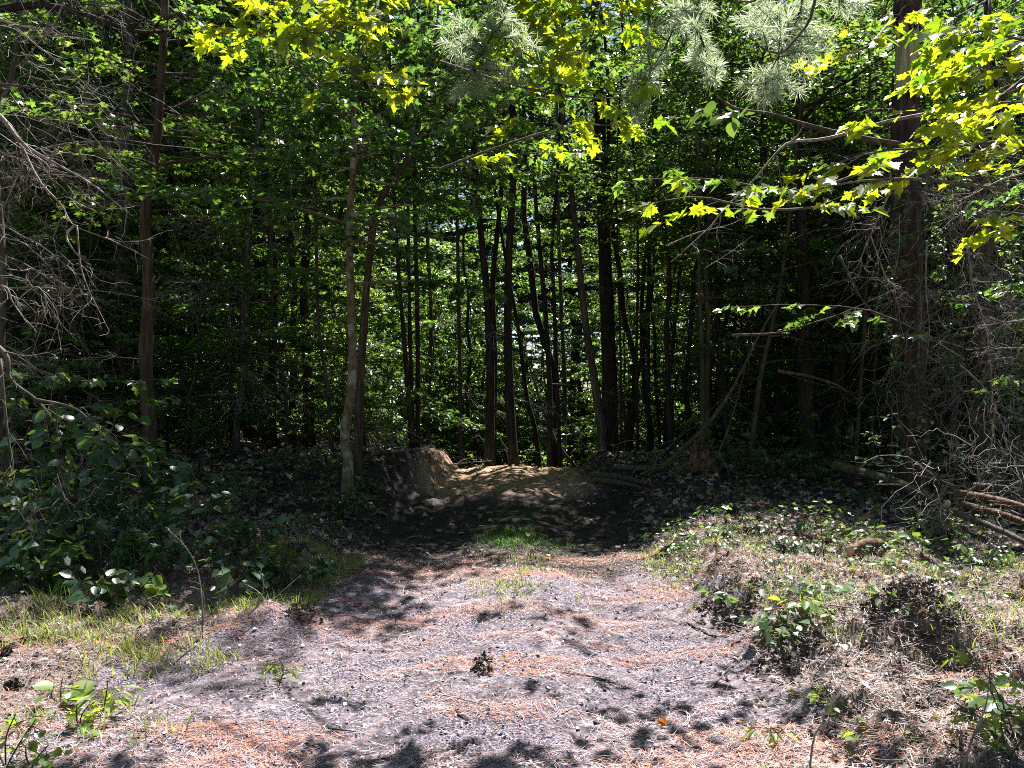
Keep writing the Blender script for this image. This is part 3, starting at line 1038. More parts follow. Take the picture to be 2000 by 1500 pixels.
# the mass of the wood far behind, down to the ground
mb = MB()
nfw = 230000
fx = rng.uniform(-62, 62, nfw)
fy = rng.uniform(46, 60, nfw) - .004 * fx ** 2
fz = 33 * rng.random(nfw) * (.75 + .4 * fbm(fx * .12, fy * .12, 3, 12))
kp = (fbm(fx * .35 + fz * .21, fy * .3 + fz * .5, 4, 13) > .47) & (fy > 20)
fx, fy, fz = fx[kp], fy[kp], fz[kp]
mb.leaves(np.stack([fx, fy, H(fx, fy) + fz], -1), rng.random(len(fx)) * 6.28, .28 + .2 * rng.random(len(fx)), FAR, .5, -.2, pj=.4)
tag(mb.build('distant_woods', M['understory']), 'mass of green foliage of the far wood closing the view behind all trunks', 'distant woods', kind='stuff')
# dead brushy pines in the upper left
for x, y, s in [(-6.3, 9.2, 1.0), (-8.2, 11, 1.1), (-4.9, 13.2, .95), (-7.2, 14.4, 1.2), (-9.6, 13.4, 1.1), (7.6, 12.6, 1.0), (8.8, 10.8, .9)]:
    put(DED[int(rng.integers(0, 2))], x, y, s, far_label('bare twiggy dead tree', x, y), 'dead trees at the sides')

# ------------------------------------------------------------------ overhanging boughs near the camera
def bough(name, pts, D, label, leaf='maple', tpl=MAPLE, size=.1, r0=.012, per=9, ntw=None, twig=.4, bark='bark_grey', tilt=.4, pitch=-.25, start=.1, cat='branch', flat=.2, group='leafy boughs reaching in overhead'):
    Q = np.array([P(q[0], q[1], D if len(q) == 2 else q[2]) for q in pts])
    base = Q[0].copy()
    path = spline(Q, 9) - base
    root = empty(name, base, label, cat, group)
    mw, ml = MB(), MB()
    spray(path, mw, ml, tpl, size, 0, 0, r0, twig, ntw, per, start, tilt, pitch, 6, flat)
    mw.build('branch_wood', M[bark], root)
    ml.build('foliage', M[leaf], root)
    return root


B = [
    ([(640, -120), (600, 0), (540, 50), (450, 95)], 6.6, 'bright yellow green maple bough, the leftmost at the top of the picture', 10),
    ([(760, -140), (700, -10), (640, 60), (585, 60)], 6.2, 'bright yellow green maple bough spreading over the pale maple trunk', 11),
    ([(760, -100), (730, 40), (700, 120), (740, 200)], 6.3, 'sunlit maple bough hanging straight above the pale maple trunk', 9),
    ([(900, -160), (830, -20), (760, 30), (690, 40)], 6.8, 'sunlit maple bough at the top edge, left of the pine sprays', 9),
    ([(1200, -180), (1180, -40), (1160, 60), (1130, 110)], 6.4, 'broad glowing yellow maple bough at the top centre', 14),
    ([(1100, -180), (1110, -60), (1080, 20), (1050, 60)], 6.2, 'glowing maple bough beside the pine sprays on their right', 12),
    ([(1260, -160), (1230, -60), (1225, 10), (1235, 60)], 6.6, 'glowing maple tip hanging at the right end of the top centre bough', 8),
    ([(860, 120), (1000, 165), (1130, 190), (1235, 190)], 6.2, 'yellow maple spray hanging below the top centre bough', 10),
    ([(860, 330), (980, 285), (1120, 245), (1250, 250)], 6.4, 'pale green maple spray, lower one of two under the top centre bough', 9),
    ([(880, 330), (960, 310), (1050, 298), (1145, 300)], 9.0, 'thin level maple bough reaching right from the curved brown stem', 10),
    ([(700, 300), (620, 285), (540, 285), (465, 300)], 9.6, 'level maple bough reaching left from the pale maple', 10),
    ([(1000, 110), (1010, 100), (1035, 110), (1060, 135)], 6.0, 'small glowing cluster of maple leaves under the pine sprays', 5),
    ([(1700, 330), (1560, 375), (1400, 350), (1240, 350)], 5.6, 'half lit maple spray in the middle, over the dark trunks right of centre', 10),
    ([(1640, 400), (1500, 410), (1370, 385), (1280, 395)], 5.8, 'dull green maple spray just under the half lit one right of centre', 8),
    ([(1960, 370), (1800, 350), (1670, 355), (1580, 375)], 5.0, 'small bright maple spray between the pale arched branch and the big pine', 7),
    ([(2050, 260), (1880, 285), (1720, 295), (1600, 330)], 5.2, 'long flat maple spray crossing in front of the big pine', 9),
    ([(1880, 700), (1720, 612), (1560, 595), (1430, 600)], 8.6, 'low maple spray with a bright tip hanging in front of the darkest wood', 9),
    ([(2150, 60), (2020, 80), (1920, 60), (1870, 80)], 5.2, 'big sunlit maple bough at the top right corner', 14),
    ([(2150, 140), (2030, 150), (1950, 130), (1890, 160)], 5.4, 'sunlit maple bough under the one in the top right corner', 14),
    ([(2120, 230), (2010, 200), (1920, 210), (1850, 245)], 5.7, 'yellow maple bough right of the barkless trunk', 13),
    ([(1740, 40), (1715, 70), (1695, 90), (1670, 100)], 5.8, 'small maple spray in front of the barkless trunk', 6),
    ([(2120, 330), (2030, 300), (1940, 280), (1850, 290)], 5.4, 'dappled maple bough over the snapped dead tree', 13),
    ([(2150, 420), (2070, 400), (2000, 430), (1920, 480)], 5.4, 'maple bough at the right edge beside the snapped tree', 10),
    ([(300, -60), (350, 20), (420, 90), (500, 120)], 8.6, 'green maple bough hanging right of the reddish left tree', 9),
    ([(520, -60), (560, 90), (620, 170), (700, 230)], 8.2, 'shaded maple bough behind the brightest left bough', 9),
    ([(340, 210), (430, 170), (520, 180), (600, 200)], 9.0, 'level shaded maple bough in the upper left', 10),
    ([(860, -60), (850, 80), (830, 150), (800, 220)], 8.0, 'green bough hanging behind the pine sprays', 9),
    ([(1400, -80), (1340, 70), (1260, 120), (1180, 130)], 8.0, 'shaded maple bough behind the top centre bough', 9),
    ([(-60, 720), (60, 735), (190, 745), (320, 740)], 7.8, 'low broad maple spray over the round leaved shrub at the left', 11),
    ([(-60, 790), (80, 800), (200, 790), (330, 775)], 8.2, 'lower maple spray behind the round leaved shrub at the left', 11),
    ([(700, 430), (620, 440), (540, 430), (470, 440)], 11.2, 'shaded maple bough left of the pale maple at mid height', 9),
    ([(1180, 60), (1050, 150), (940, 190), (830, 210)], 8.3, 'shaded maple bough over the middle of the track, behind the pine sprays', 16),
    ([(1120, 120), (1020, 190), (930, 230), (850, 250)], 8.0, 'lower shaded maple bough over the middle of the track', 14),
    ([(1020, -40), (960, 90), (880, 150), (790, 170)], 8.8, 'upper shaded maple bough over the middle of the track', 14),
    ([(2160, 560), (2060, 540), (1990, 560), (1900, 600)], 8.8, 'green maple bough at the right edge across the vine tangle', 12),
    ([(2160, 360), (2060, 350), (1980, 380), (1890, 420)], 8.8, 'green maple bough in front of the snapped dead tree', 12),
    ([(2160, 760), (2080, 720), (2000, 730), (1930, 770)], 8.8, 'low green maple bough at the right edge above the brush', 10),
    ([(690, 600), (610, 640), (520, 650), (420, 640)], 11.6, 'dark maple bough low left of the pale maple', 10),
]
for pts, D, lab, nt_ in B:
    tip_ = 'bright tip' in lab
    dark = 'shaded' in lab or 'dark' in lab or 'round leaved' in lab or 'green bough' in lab or 'green maple bough hanging' in lab or D > 8.7  # shaded and farther boughs get a darker leaf; shade put into its colour
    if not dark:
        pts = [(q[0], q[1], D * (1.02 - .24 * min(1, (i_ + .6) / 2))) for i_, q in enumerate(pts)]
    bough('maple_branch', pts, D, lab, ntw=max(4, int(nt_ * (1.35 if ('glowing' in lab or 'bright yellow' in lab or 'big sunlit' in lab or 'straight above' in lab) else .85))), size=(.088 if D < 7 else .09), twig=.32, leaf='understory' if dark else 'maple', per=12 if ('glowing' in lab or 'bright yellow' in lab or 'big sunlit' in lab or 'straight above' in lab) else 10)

# big oval leaves sprig
bough('leafy_sprig', [(1475, 240), (1440, 225), (1410, 225), (1385, 215)], 5.6, 'sprig of long blue green oval leaves above the arched pale branch', 'shrub', OVAL, .13, .006, 5, 5, .3, group=None, pitch=-.4)
bough('leafy_sprig', [(1700, 1190), (1680, 1165), (1655, 1155), (1620, 1160)], 4.9, 'big drooping oval leaves on a curved stem over the right bank', 'glossy', OVAL, .16, .005, 4, 4, .3, group=None, pitch=-.1)


# pine sprays
def pine_spray(pts, D, clusters, label, r0=.008):
    Q = np.array([P(q[0], q[1], D) for q in pts])
    base = Q[0].copy()
    root = empty('pine_branch', base, label, 'branch', 'pine sprays hanging in at the top')
    mw, ml = MB(), MB()
    main = spline(Q, 14) - base
    mw.tube(main, np.linspace(r0, r0 * .4, 14), 6, rough=.1)
    for (u, v, d) in clusters:
        tip = P(u, v, D + d) - base
        j = int(np.argmin(np.linalg.norm(main - tip, axis=1)))
        a = main[j]
        k = 7
        t = np.linspace(0, 1, k)[:, None]
        tw = a * (1 - t) + tip * t + np.array([0, 0, -.05]) * np.sin(t * 3.14) * np.linalg.norm(tip - a)
        mw.tube(tw, np.linspace(.004, .0022, k), 4, cap=False)
        dirv = (tip - a) / (np.linalg.norm(tip - a) + 1e-6)
        # needles radiate along the last 18 cm and beyond
        n = 95
        L_ = .2
        s_ = rng.random(n)
        pos = tip + dirv * ((s_ - .75) * L_)[:, None]
        D3 = rng.standard_normal((n, 3))
        D3 /= np.linalg.norm(D3, axis=1)[:, None]
        D3 = D3 + dirv * .75
        D3 /= np.linalg.norm(D3, axis=1)[:, None]
        ln = (.065 + .03 * rng.random(n))[:, None]
        sd = np.cross(D3, rng.standard_normal((n, 3)))
        sd /= np.linalg.norm(sd, axis=1)[:, None]
        wd = .0016 * D / 4.5
        V_ = np.stack([pos - sd * wd, pos + sd * wd, pos + D3 * ln * .6 + sd * wd, pos + D3 * ln, pos + D3 * ln * .6 - sd * wd], 1)
        V_[:, 3, 2] -= .006
        ml.add(V_.reshape(-1, 3), (np.arange(n)[:, None] * 5 + np.arange(5)[None]).ravel(), np.full(n, 5), rng.random(n))
    mw.build('branch_wood', M['bark_dark'], root)
    ml.build('needles', M['needle'], root)


def cl(*pts):
    return [(u + dx, v + dy, rng.normal() * .12) for u, v in pts for dx, dy in ((0, 0), (rng.normal() * 16, rng.normal() * 14))]


pine_spray([(1010, -40), (985, 20), (955, 80), (925, 130)], 4.6, cl((900, 50), (875, 85), (930, 90), (960, 45), (905, 115), (945, 160), (975, 150), (925, 165), (1000, 60), (990, 20), (900, 175), (1040, 90), (960, 120)), 'pine spray of long needles at the top, left of the glowing maple bough')
pine_spray([(1345, -40), (1330, 20), (1300, 90), (1265, 150), (1245, 210)], 4.9, cl((1245, 225), (1262, 180), (1240, 150), (1285, 130), (1265, 100), (1310, 60), (1330, 25), (1225, 190), (1275, 60)), 'thin pine spray hanging down right of the glowing maple bough')
pine_spray([(1375, -40), (1360, 30), (1375, 90), (1395, 150)], 4.4, cl((1340, 15), (1355, 50), (1385, 100), (1400, 130), (1395, 150), (1370, 80), (1320, 30), (1380, 20), (1360, 110)), 'pine spray hanging between the thin spray and the crooked dark twig')
pine_spray([(1570, -40), (1560, 30), (1530, 90), (1495, 160)], 4.3, cl((1480, 30), (1510, 20), (1540, 45), (1575, 20), (1490, 60), (1530, 80), (1560, 100), (1590, 120), (1500, 150), (1480, 170), (1520, 140), (1540, 160), (1495, 190), (1510, 175), (1465, 50), (1580, 60), (1600, 100)), 'thickest pine spray, at the crooked dark twig')
pine_spray([(1650, -60), (1645, -30), (1640, 0)], 4.6, cl((1640, 10), (1660, 5)), 'small pine tuft at the top edge right of the thickest pine spray')


# ------------------------------------------------------------------ bare branches near the camera
def bare(pts_list, D, r0, label, nside=6, ln=.3, sub=2, mat='dead', name='dead_branch', group=None, sag=.2, cat='branch', start=.2):
    """each entry of pts_list is one limb; the first is the main one"""
    Q0 = np.array([P(q[0], q[1], D if len(q) == 2 else q[2]) for q in pts_list[0]])
    base = Q0[0].copy()
    mb = MB()
    for kq, pts in enumerate(pts_list):
        Q = np.array([P(q[0], q[1], D if len(q) == 2 else q[2]) for q in pts])
        path = spline(Q, 18) - base
        dead_spray(path, mb, r0 * (1 if kq == 0 else .6), nside, ln, 0, sub, start, sag, 7)
    o = mb.build(name, M[mat], None, origin=(0, 0, 0))
    o.location = [float(q) for q in base]
    tag(o, label, cat, group)
    return o


bare([[(-60, 180), (0, 225), (45, 280), (110, 320), (180, 360), (250, 415)],
      [(-20, 215), (30, 262), (75, 350), (120, 400), (145, 440), (220, 470), (290, 505)],
      [(145, 440), (130, 460), (145, 490), (178, 520)],
      [(25, 255), (45, 300), (35, 340), (10, 400)],
      [(110, 290), (95, 320), (95, 345), (85, 372)]], 4.3, .013, 'long pale dead branch sweeping down from the left edge', 7, .22, 2)
bare([[(-40, 20), (20, 45), (70, 55), (105, 55)], [(125, 5), (100, 55), (70, 90), (35, 130)], [(20, 45), (80, 95), (140, 140), (200, 200)]], 4.8, .009, 'pale forked dead twig in the top left corner', 5, .3, 2)
bare([[(-40, 160), (40, 168), (110, 180), (160, 240), (210, 300), (262, 352)], [(60, 165), (110, 210), (150, 290), (175, 340)]], 5.2, .008, 'thin reddish dead branch crossing the upper left', 6, .3, 2, 'bark_brown')
bare([[(-40, 560), (10, 560), (25, 590), (60, 640)], [(20, 600), (70, 560), (90, 600), (60, 700)]], 5.4, .009, 'pale dead twigs at the left edge at mid height', 8, .5, 3)
bare([[(-60, 640), (10, 690), (20, 740), (70, 780), (110, 830)], [(0, 700), (15, 850), (25, 910), (5, 940)], [(70, 780), (150, 800), (210, 860)]], 6.0, .022, 'thick grey fallen branch leaning at the left edge over the round leaved shrub', 8, .35, 3, 'bark_grey')
bare([[(150, 440), (158, 520), (175, 570), (195, 610), (215, 650)], [(178, 570), (150, 580), (115, 600)]], 6.2, .007, 'thin hanging twig left of the reddish tree', 4, .4, 2)
bare([[(-60, 30), (60, 10), (130, 18), (200, 40), (270, 62), (330, 60)]], 9.5, .06, 'thick dark limb crossing the top left corner', 10, .25, 3, 'bark_dark')
bare([[(1860, 215), (1740, 235), (1650, 262), (1600, 273), (1545, 277), (1515, 300), (1470, 355), (1420, 402), (1385, 445), (1310, 512)], [(1545, 277), (1560, 262), (1570, 240)], [(1450, 385), (1452, 410), (1450, 435)]], 6.6, .017, 'long pale branch arching down left from the right side', 5, .14, 1, 'dead', start=.4)
bare([[(1300, 480), (1360, 455), (1420, 440), (1455, 425)], [(1375, 525), (1430, 490), (1470, 460)]], 7.2, .006, 'thin pale twig below the arched branch', 5, .3, 2)
bare([[(1800, 290), (1640, 262), (1560, 240), (1500, 222), (1440, 213), (1400, 190)]], 9.6, .045, 'thick olive limb crossing behind the arched pale branch', 3, .2, 2, 'bark_olive')
bare([[(2060, 110), (2000, 158), (1940, 200), (1875, 245)]], 7.0, .045, 'broken brown limb coming in from the right edge', 2, .15, 1, 'bark_brown')
bare([[(1800, 350), (1825, 320), (1845, 292)]], 9.4, .05, 'short broken stub beside the big pine', 1, .2, 1, 'bark_brown')
bare([[(1600, -60), (1585, 30), (1555, 75), (1525, 103), (1490, 95), (1462, 72), (1452, 112)]], 3.9, .009, 'crooked dark twig at the top in front of the thickest pine spray', 1, .15, 1, 'bark_grey')
bare([[(1500, -20), (1470, 3), (1430, 3), (1418, 40), (1375, 50)]], 4.1, .006, 'small crooked twig at the top left of the thickest pine spray', 1, .15, 1, 'bark_grey')
bare([[(1290, 915), (1380, 830), (1430, 760), (1480, 660), (1520, 590)]], 10.6, .035, 'long olive pole leaning right over the root stump', 4, .12, 1, 'bark_olive')
bare([[(1340, 960), (1400, 890), (1440, 780), (1470, 650)]], 11.0, .022, 'thinner pole leaning right beside the long olive one', 3, .12, 1, 'bark_olive')
bare([[(1430, 655), (1520, 650), (1590, 630), (1650, 610), (1760, 560)]], 8.8, .017, 'rusty bent branch crossing in front of the darkest wood', 4, .15, 1, 'bark_brown')
bare([[(1520, 725), (1580, 735), (1640, 755), (1700, 800)]], 9.8, .022, 'rusty dead branch hanging lower before the black trunks', 3, .15, 1, 'bark_brown')
bare([[(1640, 500), (1680, 580), (1740, 650), (1800, 750), (1860, 880)]], 9.6, .018, 'slender olive pole leaning left against the big pine', 3, .12, 1, 'bark_olive')
bare([[(1195, 925), (1150, 880), (1090, 810), (1040, 760)]], 14.0, .03, 'dead pole leaning left over the right end of the crest', 10, .3, 2, 'bark_grey')
bare([[(1040, 925), (1000, 890), (950, 820), (905, 760)]], 15.8, .025, 'dead twiggy pole leaning left behind the black crest trunks', 12, .3, 2, 'bark_grey')
bare([[(1125, 915), (1080, 850), (1035, 720), (1010, 640)]], 17.5, .05, 'dead trunk leaning left beyond the crest with hanging twigs', 14, .25, 3, 'bark_grey')
bare([[(845, 915), (900, 905), (960, 900)]], 14.6, .02, 'dead bough lying on the left end of the crest', 9, .4, 2)
for kq, (pts, D, lab) in enumerate([
    ([[(1740, 370), (1700, 460), (1675, 520)], [(1700, 460), (1730, 540), (1760, 610)]], 8.4, 'pale forked twig hanging left of the big pine'),
    ([[(1890, 480), (1900, 560), (1925, 640), (1935, 720), (1940, 800)]], 8.6, 'pale lit dead stem in front of the snapped tree'),
    ([[(1810, 480), (1808, 560), (1815, 640), (1808, 720)]], 9.6, 'straight pale vine stem on the big pine'),
    ([[(2050, 620), (1960, 630), (1935, 634)]], 8.0, 'short pale stick from the right edge, upper one'),
    ([[(2050, 680), (1960, 680), (1920, 688)]], 8.2, 'short pale stick from the right edge, lower one'),
    ([[(2040, 330), (1960, 350), (1900, 380), (1860, 400)]], 7.6, 'twiggy grey branch under the dappled maple bough')]):
    bare(pts, D, .012, lab, 14, .5, 4, 'dead')


# dead vine tangles on the right
def tangle(name, u0, u1, v0, v1, D, n, ln, label, r=.003, cat='vine', mat='dead', dd=1.2, down=.6):
    base = P((u0 + u1) / 2, v1, D)
    us, vs_, ds = u0 + (u1 - u0) * rng.random(n), v0 + (v1 - v0) * rng.random(n), D + dd * (rng.random(n) - .5)
    p = np.array([P(a, b, c) for a, b, c in zip(us, vs_, ds)]) - base
    D3 = rng.standard_normal((n, 3)) * np.array([1, 1, 1]) - np.array([0, 0, down])
    D3 /= np.linalg.norm(D3, axis=1)[:, None]
    K = 9
    s = np.linspace(0, 1, K)[None, :, None]
    L_ = (ln * (.3 + 1.1 * rng.random(n)))[:, None, None]
    b = rng.standard_normal((n, 1, 3)) * .3
    ph = rng.random((n, 1, 3)) * 6.28
    Pm = p[:, None] + L_ * (D3[:, None] * s + b * s ** 2 + .05 * (np.sin(s * 6 + ph) - np.sin(ph)) + .05 * np.cumsum(rng.standard_normal((n, K, 3)), axis=1) * (s > 0))
    Rm = (r * (.35 + 1.5 * rng.random(n) ** 2.5))[:, None] * np.linspace(1, .5, K)[None]
    mb = MB()
    mb.tubes(Pm, Rm, 4)
    o = mb.build(name, M[mat])
    o.location = [float(q) for q in base]
    return tag(o, label, cat)


tangle('dead_vine', 1730, 1860, 250, 800, 10.2, 110, 1.3, 'dead vine strands draped over the big pine', .004, down=1.6)
tangle('dead_vine', 1850, 1980, 300, 900, 10.3, 330, 1.1, 'thick tangle of pale dead vines over the snapped tree', .0045, down=1.2)
tangle('dead_vine', 1930, 2080, 450, 960, 8.6, 120, .7, 'tangle of pale dead vines at the right edge', .004, down=.9)
tangle('dead_vine', 0, 250, 60, 400, 7.6, 85, .8, 'tangle of grey dead twigs filling the upper left', .0035, down=.3)
tangle('dead_vine', 40, 280, 880, 1050, 6.4, 70, .4, 'dry brown vine strands under the round leaved shrub', .003, mat='dead')
tangle('brush_pile', 1780, 2080, 860, 1060, 7.2, 230, .55, 'pile of tangled dead brush at the right edge of the clearing', .0036, 'brush pile', down=.1)
tangle('brush_pile', 1150, 1420, 880, 950, 12.2, 60, .8, 'loose heap of dead brush on the right bank by the crest', .006, 'brush pile', down=0)
tangle('root_tangle', 770, 880, 885, 960, 12.6, 60, .3, 'thin roots hanging out of the tan cut bank left of the crest', .003, 'roots', down=.8)
tangle('brush_pile', 690, 800, 830, 900, 13.0, 80, .7, 'heap of dead brush on the left bank by the crest', .006, 'brush pile', down=0)


for (pts, D, lab) in [
    ([(1845, 800), (1850, 600), (1840, 400), (1860, 260)], 10.0, 'leafy vine climbing between the big pine and the snapped tree'),
    ([(1920, 850), (1930, 640), (1925, 450), (1935, 280)], 10.3, 'leafy vine climbing the snapped tree'),
    ([(1740, 900), (1745, 700), (1738, 520), (1750, 380)], 10.2, 'leafy vine on the left side of the big pine'),
    ([(1990, 860), (1985, 700), (1990, 560), (1970, 430)], 9.0, 'leafy vine hanging at the right edge below the maple boughs')]:
    bough('vine', pts, D, lab, 'glossy', OVAL, .065, .007, 9, 60, .14, 'bark_grey', cat='vine', flat=.6, group='leafy vines on the right')

# ------------------------------------------------------------------ logs, stump, sticks
def log(p0, p1, r, label, mat='bark_olive', group=None, bend=.03, cat='log', name='log', r1=None, lift=None):
    p0, p1 = np.asarray(p0, float), np.asarray(p1, float)
    m = (p0 + p1) / 2 + np.array([0, 0, bend])
    path = spline([p0, m, p1], 14) - p0
    o_root = empty(name, p0, label, cat, group)
    mb = MB()
    mb.tube(path, np.linspace(r, r1 or r * .8, 14), 12, rough=.08, cap=False)
    mb.build('bark', M[mat], o_root, smooth=True)
    e = MB()
    for (c, nb_, rr) in ((path[0], path[0] - path[1], r), (path[-1], path[-1] - path[-2], r1 or r * .8)):
        nb_ = nb_ / np.linalg.norm(nb_)
        e.tube([c - nb_ * .02, c + nb_ * .004], [rr * .97, rr * .95], 12)
    e.build('cut_end', M['cut'], o_root)
    return o_root


def G(u, D):
    x = (u - 1000) / FPX * D
    return x, D


def onG(u, D, up=0.0):
    x = (u - 1000) / FPX * D
    return (x, D, float(H(x, D)) + up)


log(P(1156, 928, 12.0), P(1262, 945, 11.6), .06, 'upper pale peeled log of a pair lying beside the track, under dead brush', group='peeled logs right of the crest')
log(P(1160, 938, 11.7), P(1268, 958, 11.3), .05, 'lower pale peeled log of a pair lying beside the track', group='peeled logs right of the crest')
log(P(1200, 912, 12.3), P(1345, 930, 12.0), .05, 'dark thin log lying behind the pair of peeled logs', 'bark_grey', group='peeled logs right of the crest')
log(P(728, 884, 12.6), P(800, 893, 12.9), .055, 'sawn log end pointing at the track on the left bank, upper one', 'bark_olive', group='sawn logs on the left bank')
log(P(740, 900, 12.4), P(812, 905, 12.7), .05, 'sawn log end pointing at the track on the left bank, lower one', 'bark_olive', group='sawn logs on the left bank')
log(P(1630, 910, 9.6), P(1850, 985, 8.0), .06, 'long mossy log sloping down right in front of the dark wood', 'bark_olive', bend=.05)
log(P(1300, 1015, 9.0), P(1560, 1050, 8.3), .022, 'thin pale pole lying along the shaded right bank', 'bark_olive')
log(P(1866, 962, 7.4), P(2060, 1010, 6.6), .036, 'split reddish log on top of the brush pile', 'splinter', group='split logs in the brush pile')
log(P(1880, 985, 7.2), P(2060, 1045, 6.4), .032, 'split reddish log low in the brush pile', 'splinter', group='split logs in the brush pile')
log(P(1905, 948, 7.6), P(2060, 975, 6.9), .03, 'grey log lying behind the split reddish logs', 'bark_grey', group='split logs in the brush pile')
log(P(1860, 1000, 7.0), P(2060, 1090, 6.0), .028, 'grey log slanting down in front of the brush pile', 'bark_grey', group='split logs in the brush pile')
log(P(1905, 1268, 5.1), P(2080, 1255, 5.0), .035, 'smooth grey stick of branch wood poking in from the right edge above the bank', 'bark_grey')
log(P(1800, 1312, 4.75), P(1852, 1300, 4.9), .028, 'broken reddish root stub on top of the earth lump', 'bark_brown', name='root', cat='root')
log(P(1660, 1075, 6.7), P(1720, 1062, 6.9), .05, 'short broken piece of brown log among the ground plants on the right', 'splinter')
log(P(1690, 1240, 5.2), P(1800, 1250, 5.1), .02, 'bent grey stick lying over the right bank', 'bark_grey', bend=.09)


def root_stump(x, y, r, h, label):
    z0 = float(H(x, y)) - .1
    root = empty('tree_stump', (x, y, z0), label, 'stump')
    mb = MB()
    K = 10
    path = np.column_stack([np.cumsum(rng.normal(0, .01, K)), np.zeros(K), np.linspace(0, h, K)])
    mb.tube(path, r * np.array([1.5, 1.3, 1.15, 1.0, .95, .9, .85, .8, .7, .5]), 18, rough=.6)
    for q in range(14):
        a = rng.random() * 6.28
        p0 = np.array([math.cos(a) * r * .6, math.sin(a) * r * .6, h * .8])
        mb.tube([p0, p0 + [.0, .0, .1], p0 + [rng.normal() * .05, 0, .12 + .2 * rng.random()]], [.05, .03, .004], 5)
    for q in range(9):
        a = rng.random() * 6.28
        p0 = np.array([math.cos(a) * r * .7, math.sin(a) * r * .7, h * .5 * rng.random() + .05])
        bp = spline([p0, p0 + [math.cos(a) * .25, math.sin(a) * .25, .02], p0 + [math.cos(a) * .45, math.sin(a) * .45, -.25]], 8)
        mb.tube(bp, np.linspace(.035, .01, 8), 7, rough=.3)
    mb.build('wood', M['splinter'] if 'pale' in label else M['bark_grey'], root, smooth=True)
    m2 = MB()
    for q in range(40):
        a = rng.random() * 6.28
        p0 = np.array([math.cos(a) * r * .9, math.sin(a) * r * .9, h * rng.random()])
        m2.tube(branch_path(p0, a, .25 + .3 * rng.random(), .2, .9, 6, .2), np.linspace(.006, .002, 6), 4, cap=False)
    m2.build('roots', M['dead'], root)


root_stump(2.95, 11.6, .2, .5, 'pale splintered root stump on the right bank behind the leaning poles')

# ------------------------------------------------------------------ stuff on the ground
def scatter_xy(n, x0, x1, y0, y1, dens=None, p=1.0):
    x = x0 + (x1 - x0) * rng.random(n)
    y = y0 + (y1 - y0) * rng.random(n) ** p
    if dens is not None:
        k = rng.random(n) < dens(x, y)
        x, y = x[k], y[k]
    return x, y


def strips(mb, x, y, z, yaw, el, ln, wd, rnd=None, sag=0.0):
    n = len(x)
    p = np.stack([x, y, z], -1)
    d = np.stack([np.cos(yaw) * np.cos(el), np.sin(yaw) * np.cos(el), np.sin(el)], -1)
    s_ = np.stack([-np.sin(yaw), np.cos(yaw), np.zeros(n)], -1) * wd[:, None]
    ln = ln[:, None]
    bend = rng.standard_normal(n)[:, None] * .15 * s_ / (wd[:, None] + 1e-9) * ln
    V_ = np.stack([p - s_, p + s_, p + d * ln * .5 + s_ + bend * .6, p + d * ln + bend * 0 + np.array([0, 0, 1]) * sag, p + d * ln * .5 - s_ + bend * .6], 1)
    mb.add(V_.reshape(-1, 3), (np.arange(n)[:, None] * 5 + np.arange(5)[None]).ravel(), np.full(n, 5), rng.random(n) if rnd is None else rnd)


# pine straw
mb = MB()
straw_patch = lambda x, y: .12 + .4 * ss(.45, .6, fbm(x * 1.3 + 4, y * 2.2, 3, 41)) + .6 * ss(.52, .62, fbm(x * .8 + 9, y * 3.4, 3, 77)) + .5 * (1 - track_mask(x, y))
x, y = scatter_xy(190000, -3.6, 3.8, 2.4, 8.5, straw_patch, 1.3)
n = len(x)
pt = ss(.52, .62, fbm(x * .8 + 9, y * 3.4, 3, 77))
rn = np.clip(np.where(rng.random(n) < .04 + .7 * pt, .5 + .12 * rng.standard_normal(n) * .5, rng.random(n)), 0, 1)
strips(mb, x, y, H(x, y) + .003 + .012 * rng.random(n), rng.normal(0, .9, n) + np.pi * (rng.random(n) < .5), rng.normal(0, .12, n), .04 + .05 * rng.random(n), .0009 + .0006 * rng.random(n), rn)
tag(mb.build('pine_needles', M['pine_straw']), 'fallen pine needles strewn in rusty drifts over the sunlit track', 'pine needles', kind='stuff')

mb = MB()
x, y = scatter_xy(110000, -4.2, 4.8, 2.6, 10.5, lambda x, y: (1 - track_mask(x, y)) * np.where(x < 0, .55, 1.0) + .03, 1.1)
n = len(x)
strips(mb, x, y, H(x, y) + .002 + .03 * rng.random(n) ** 2, rng.random(n) * 6.28, rng.normal(.1, .45, n), .03 + .08 * rng.random(n), .0011 + .0012 * rng.random(n) ** 2, rng.random(n) * (.45 + .55 * (rng.random(n) < .5)))
tag(mb.build('dry_straw', M['mat_straw']), 'matted dry grass and rootlets covering the banks beside the track', 'dry straw', kind='stuff')

# chips and bits of dead leaf, foreground
mb = MB()
x, y = scatter_xy(60000, -3.8, 4.2, 2.4, 9, lambda x, y: .35 + .65 * (1 - track_mask(x, y)) * .9 + 0 * x, 1.2)
n = len(x)
mb.leaves(np.stack([x, y, H(x, y) + .006 + .01 * rng.random(n)], -1), rng.random(n) * 6.28, .007 + .026 * rng.random(n) ** 3, FAR, .6, 0, pj=.4)
tag(mb.build('bark_debris', M['chip']), 'small chips of bark and crumbled leaves covering the sunlit ground', 'debris', kind='stuff')

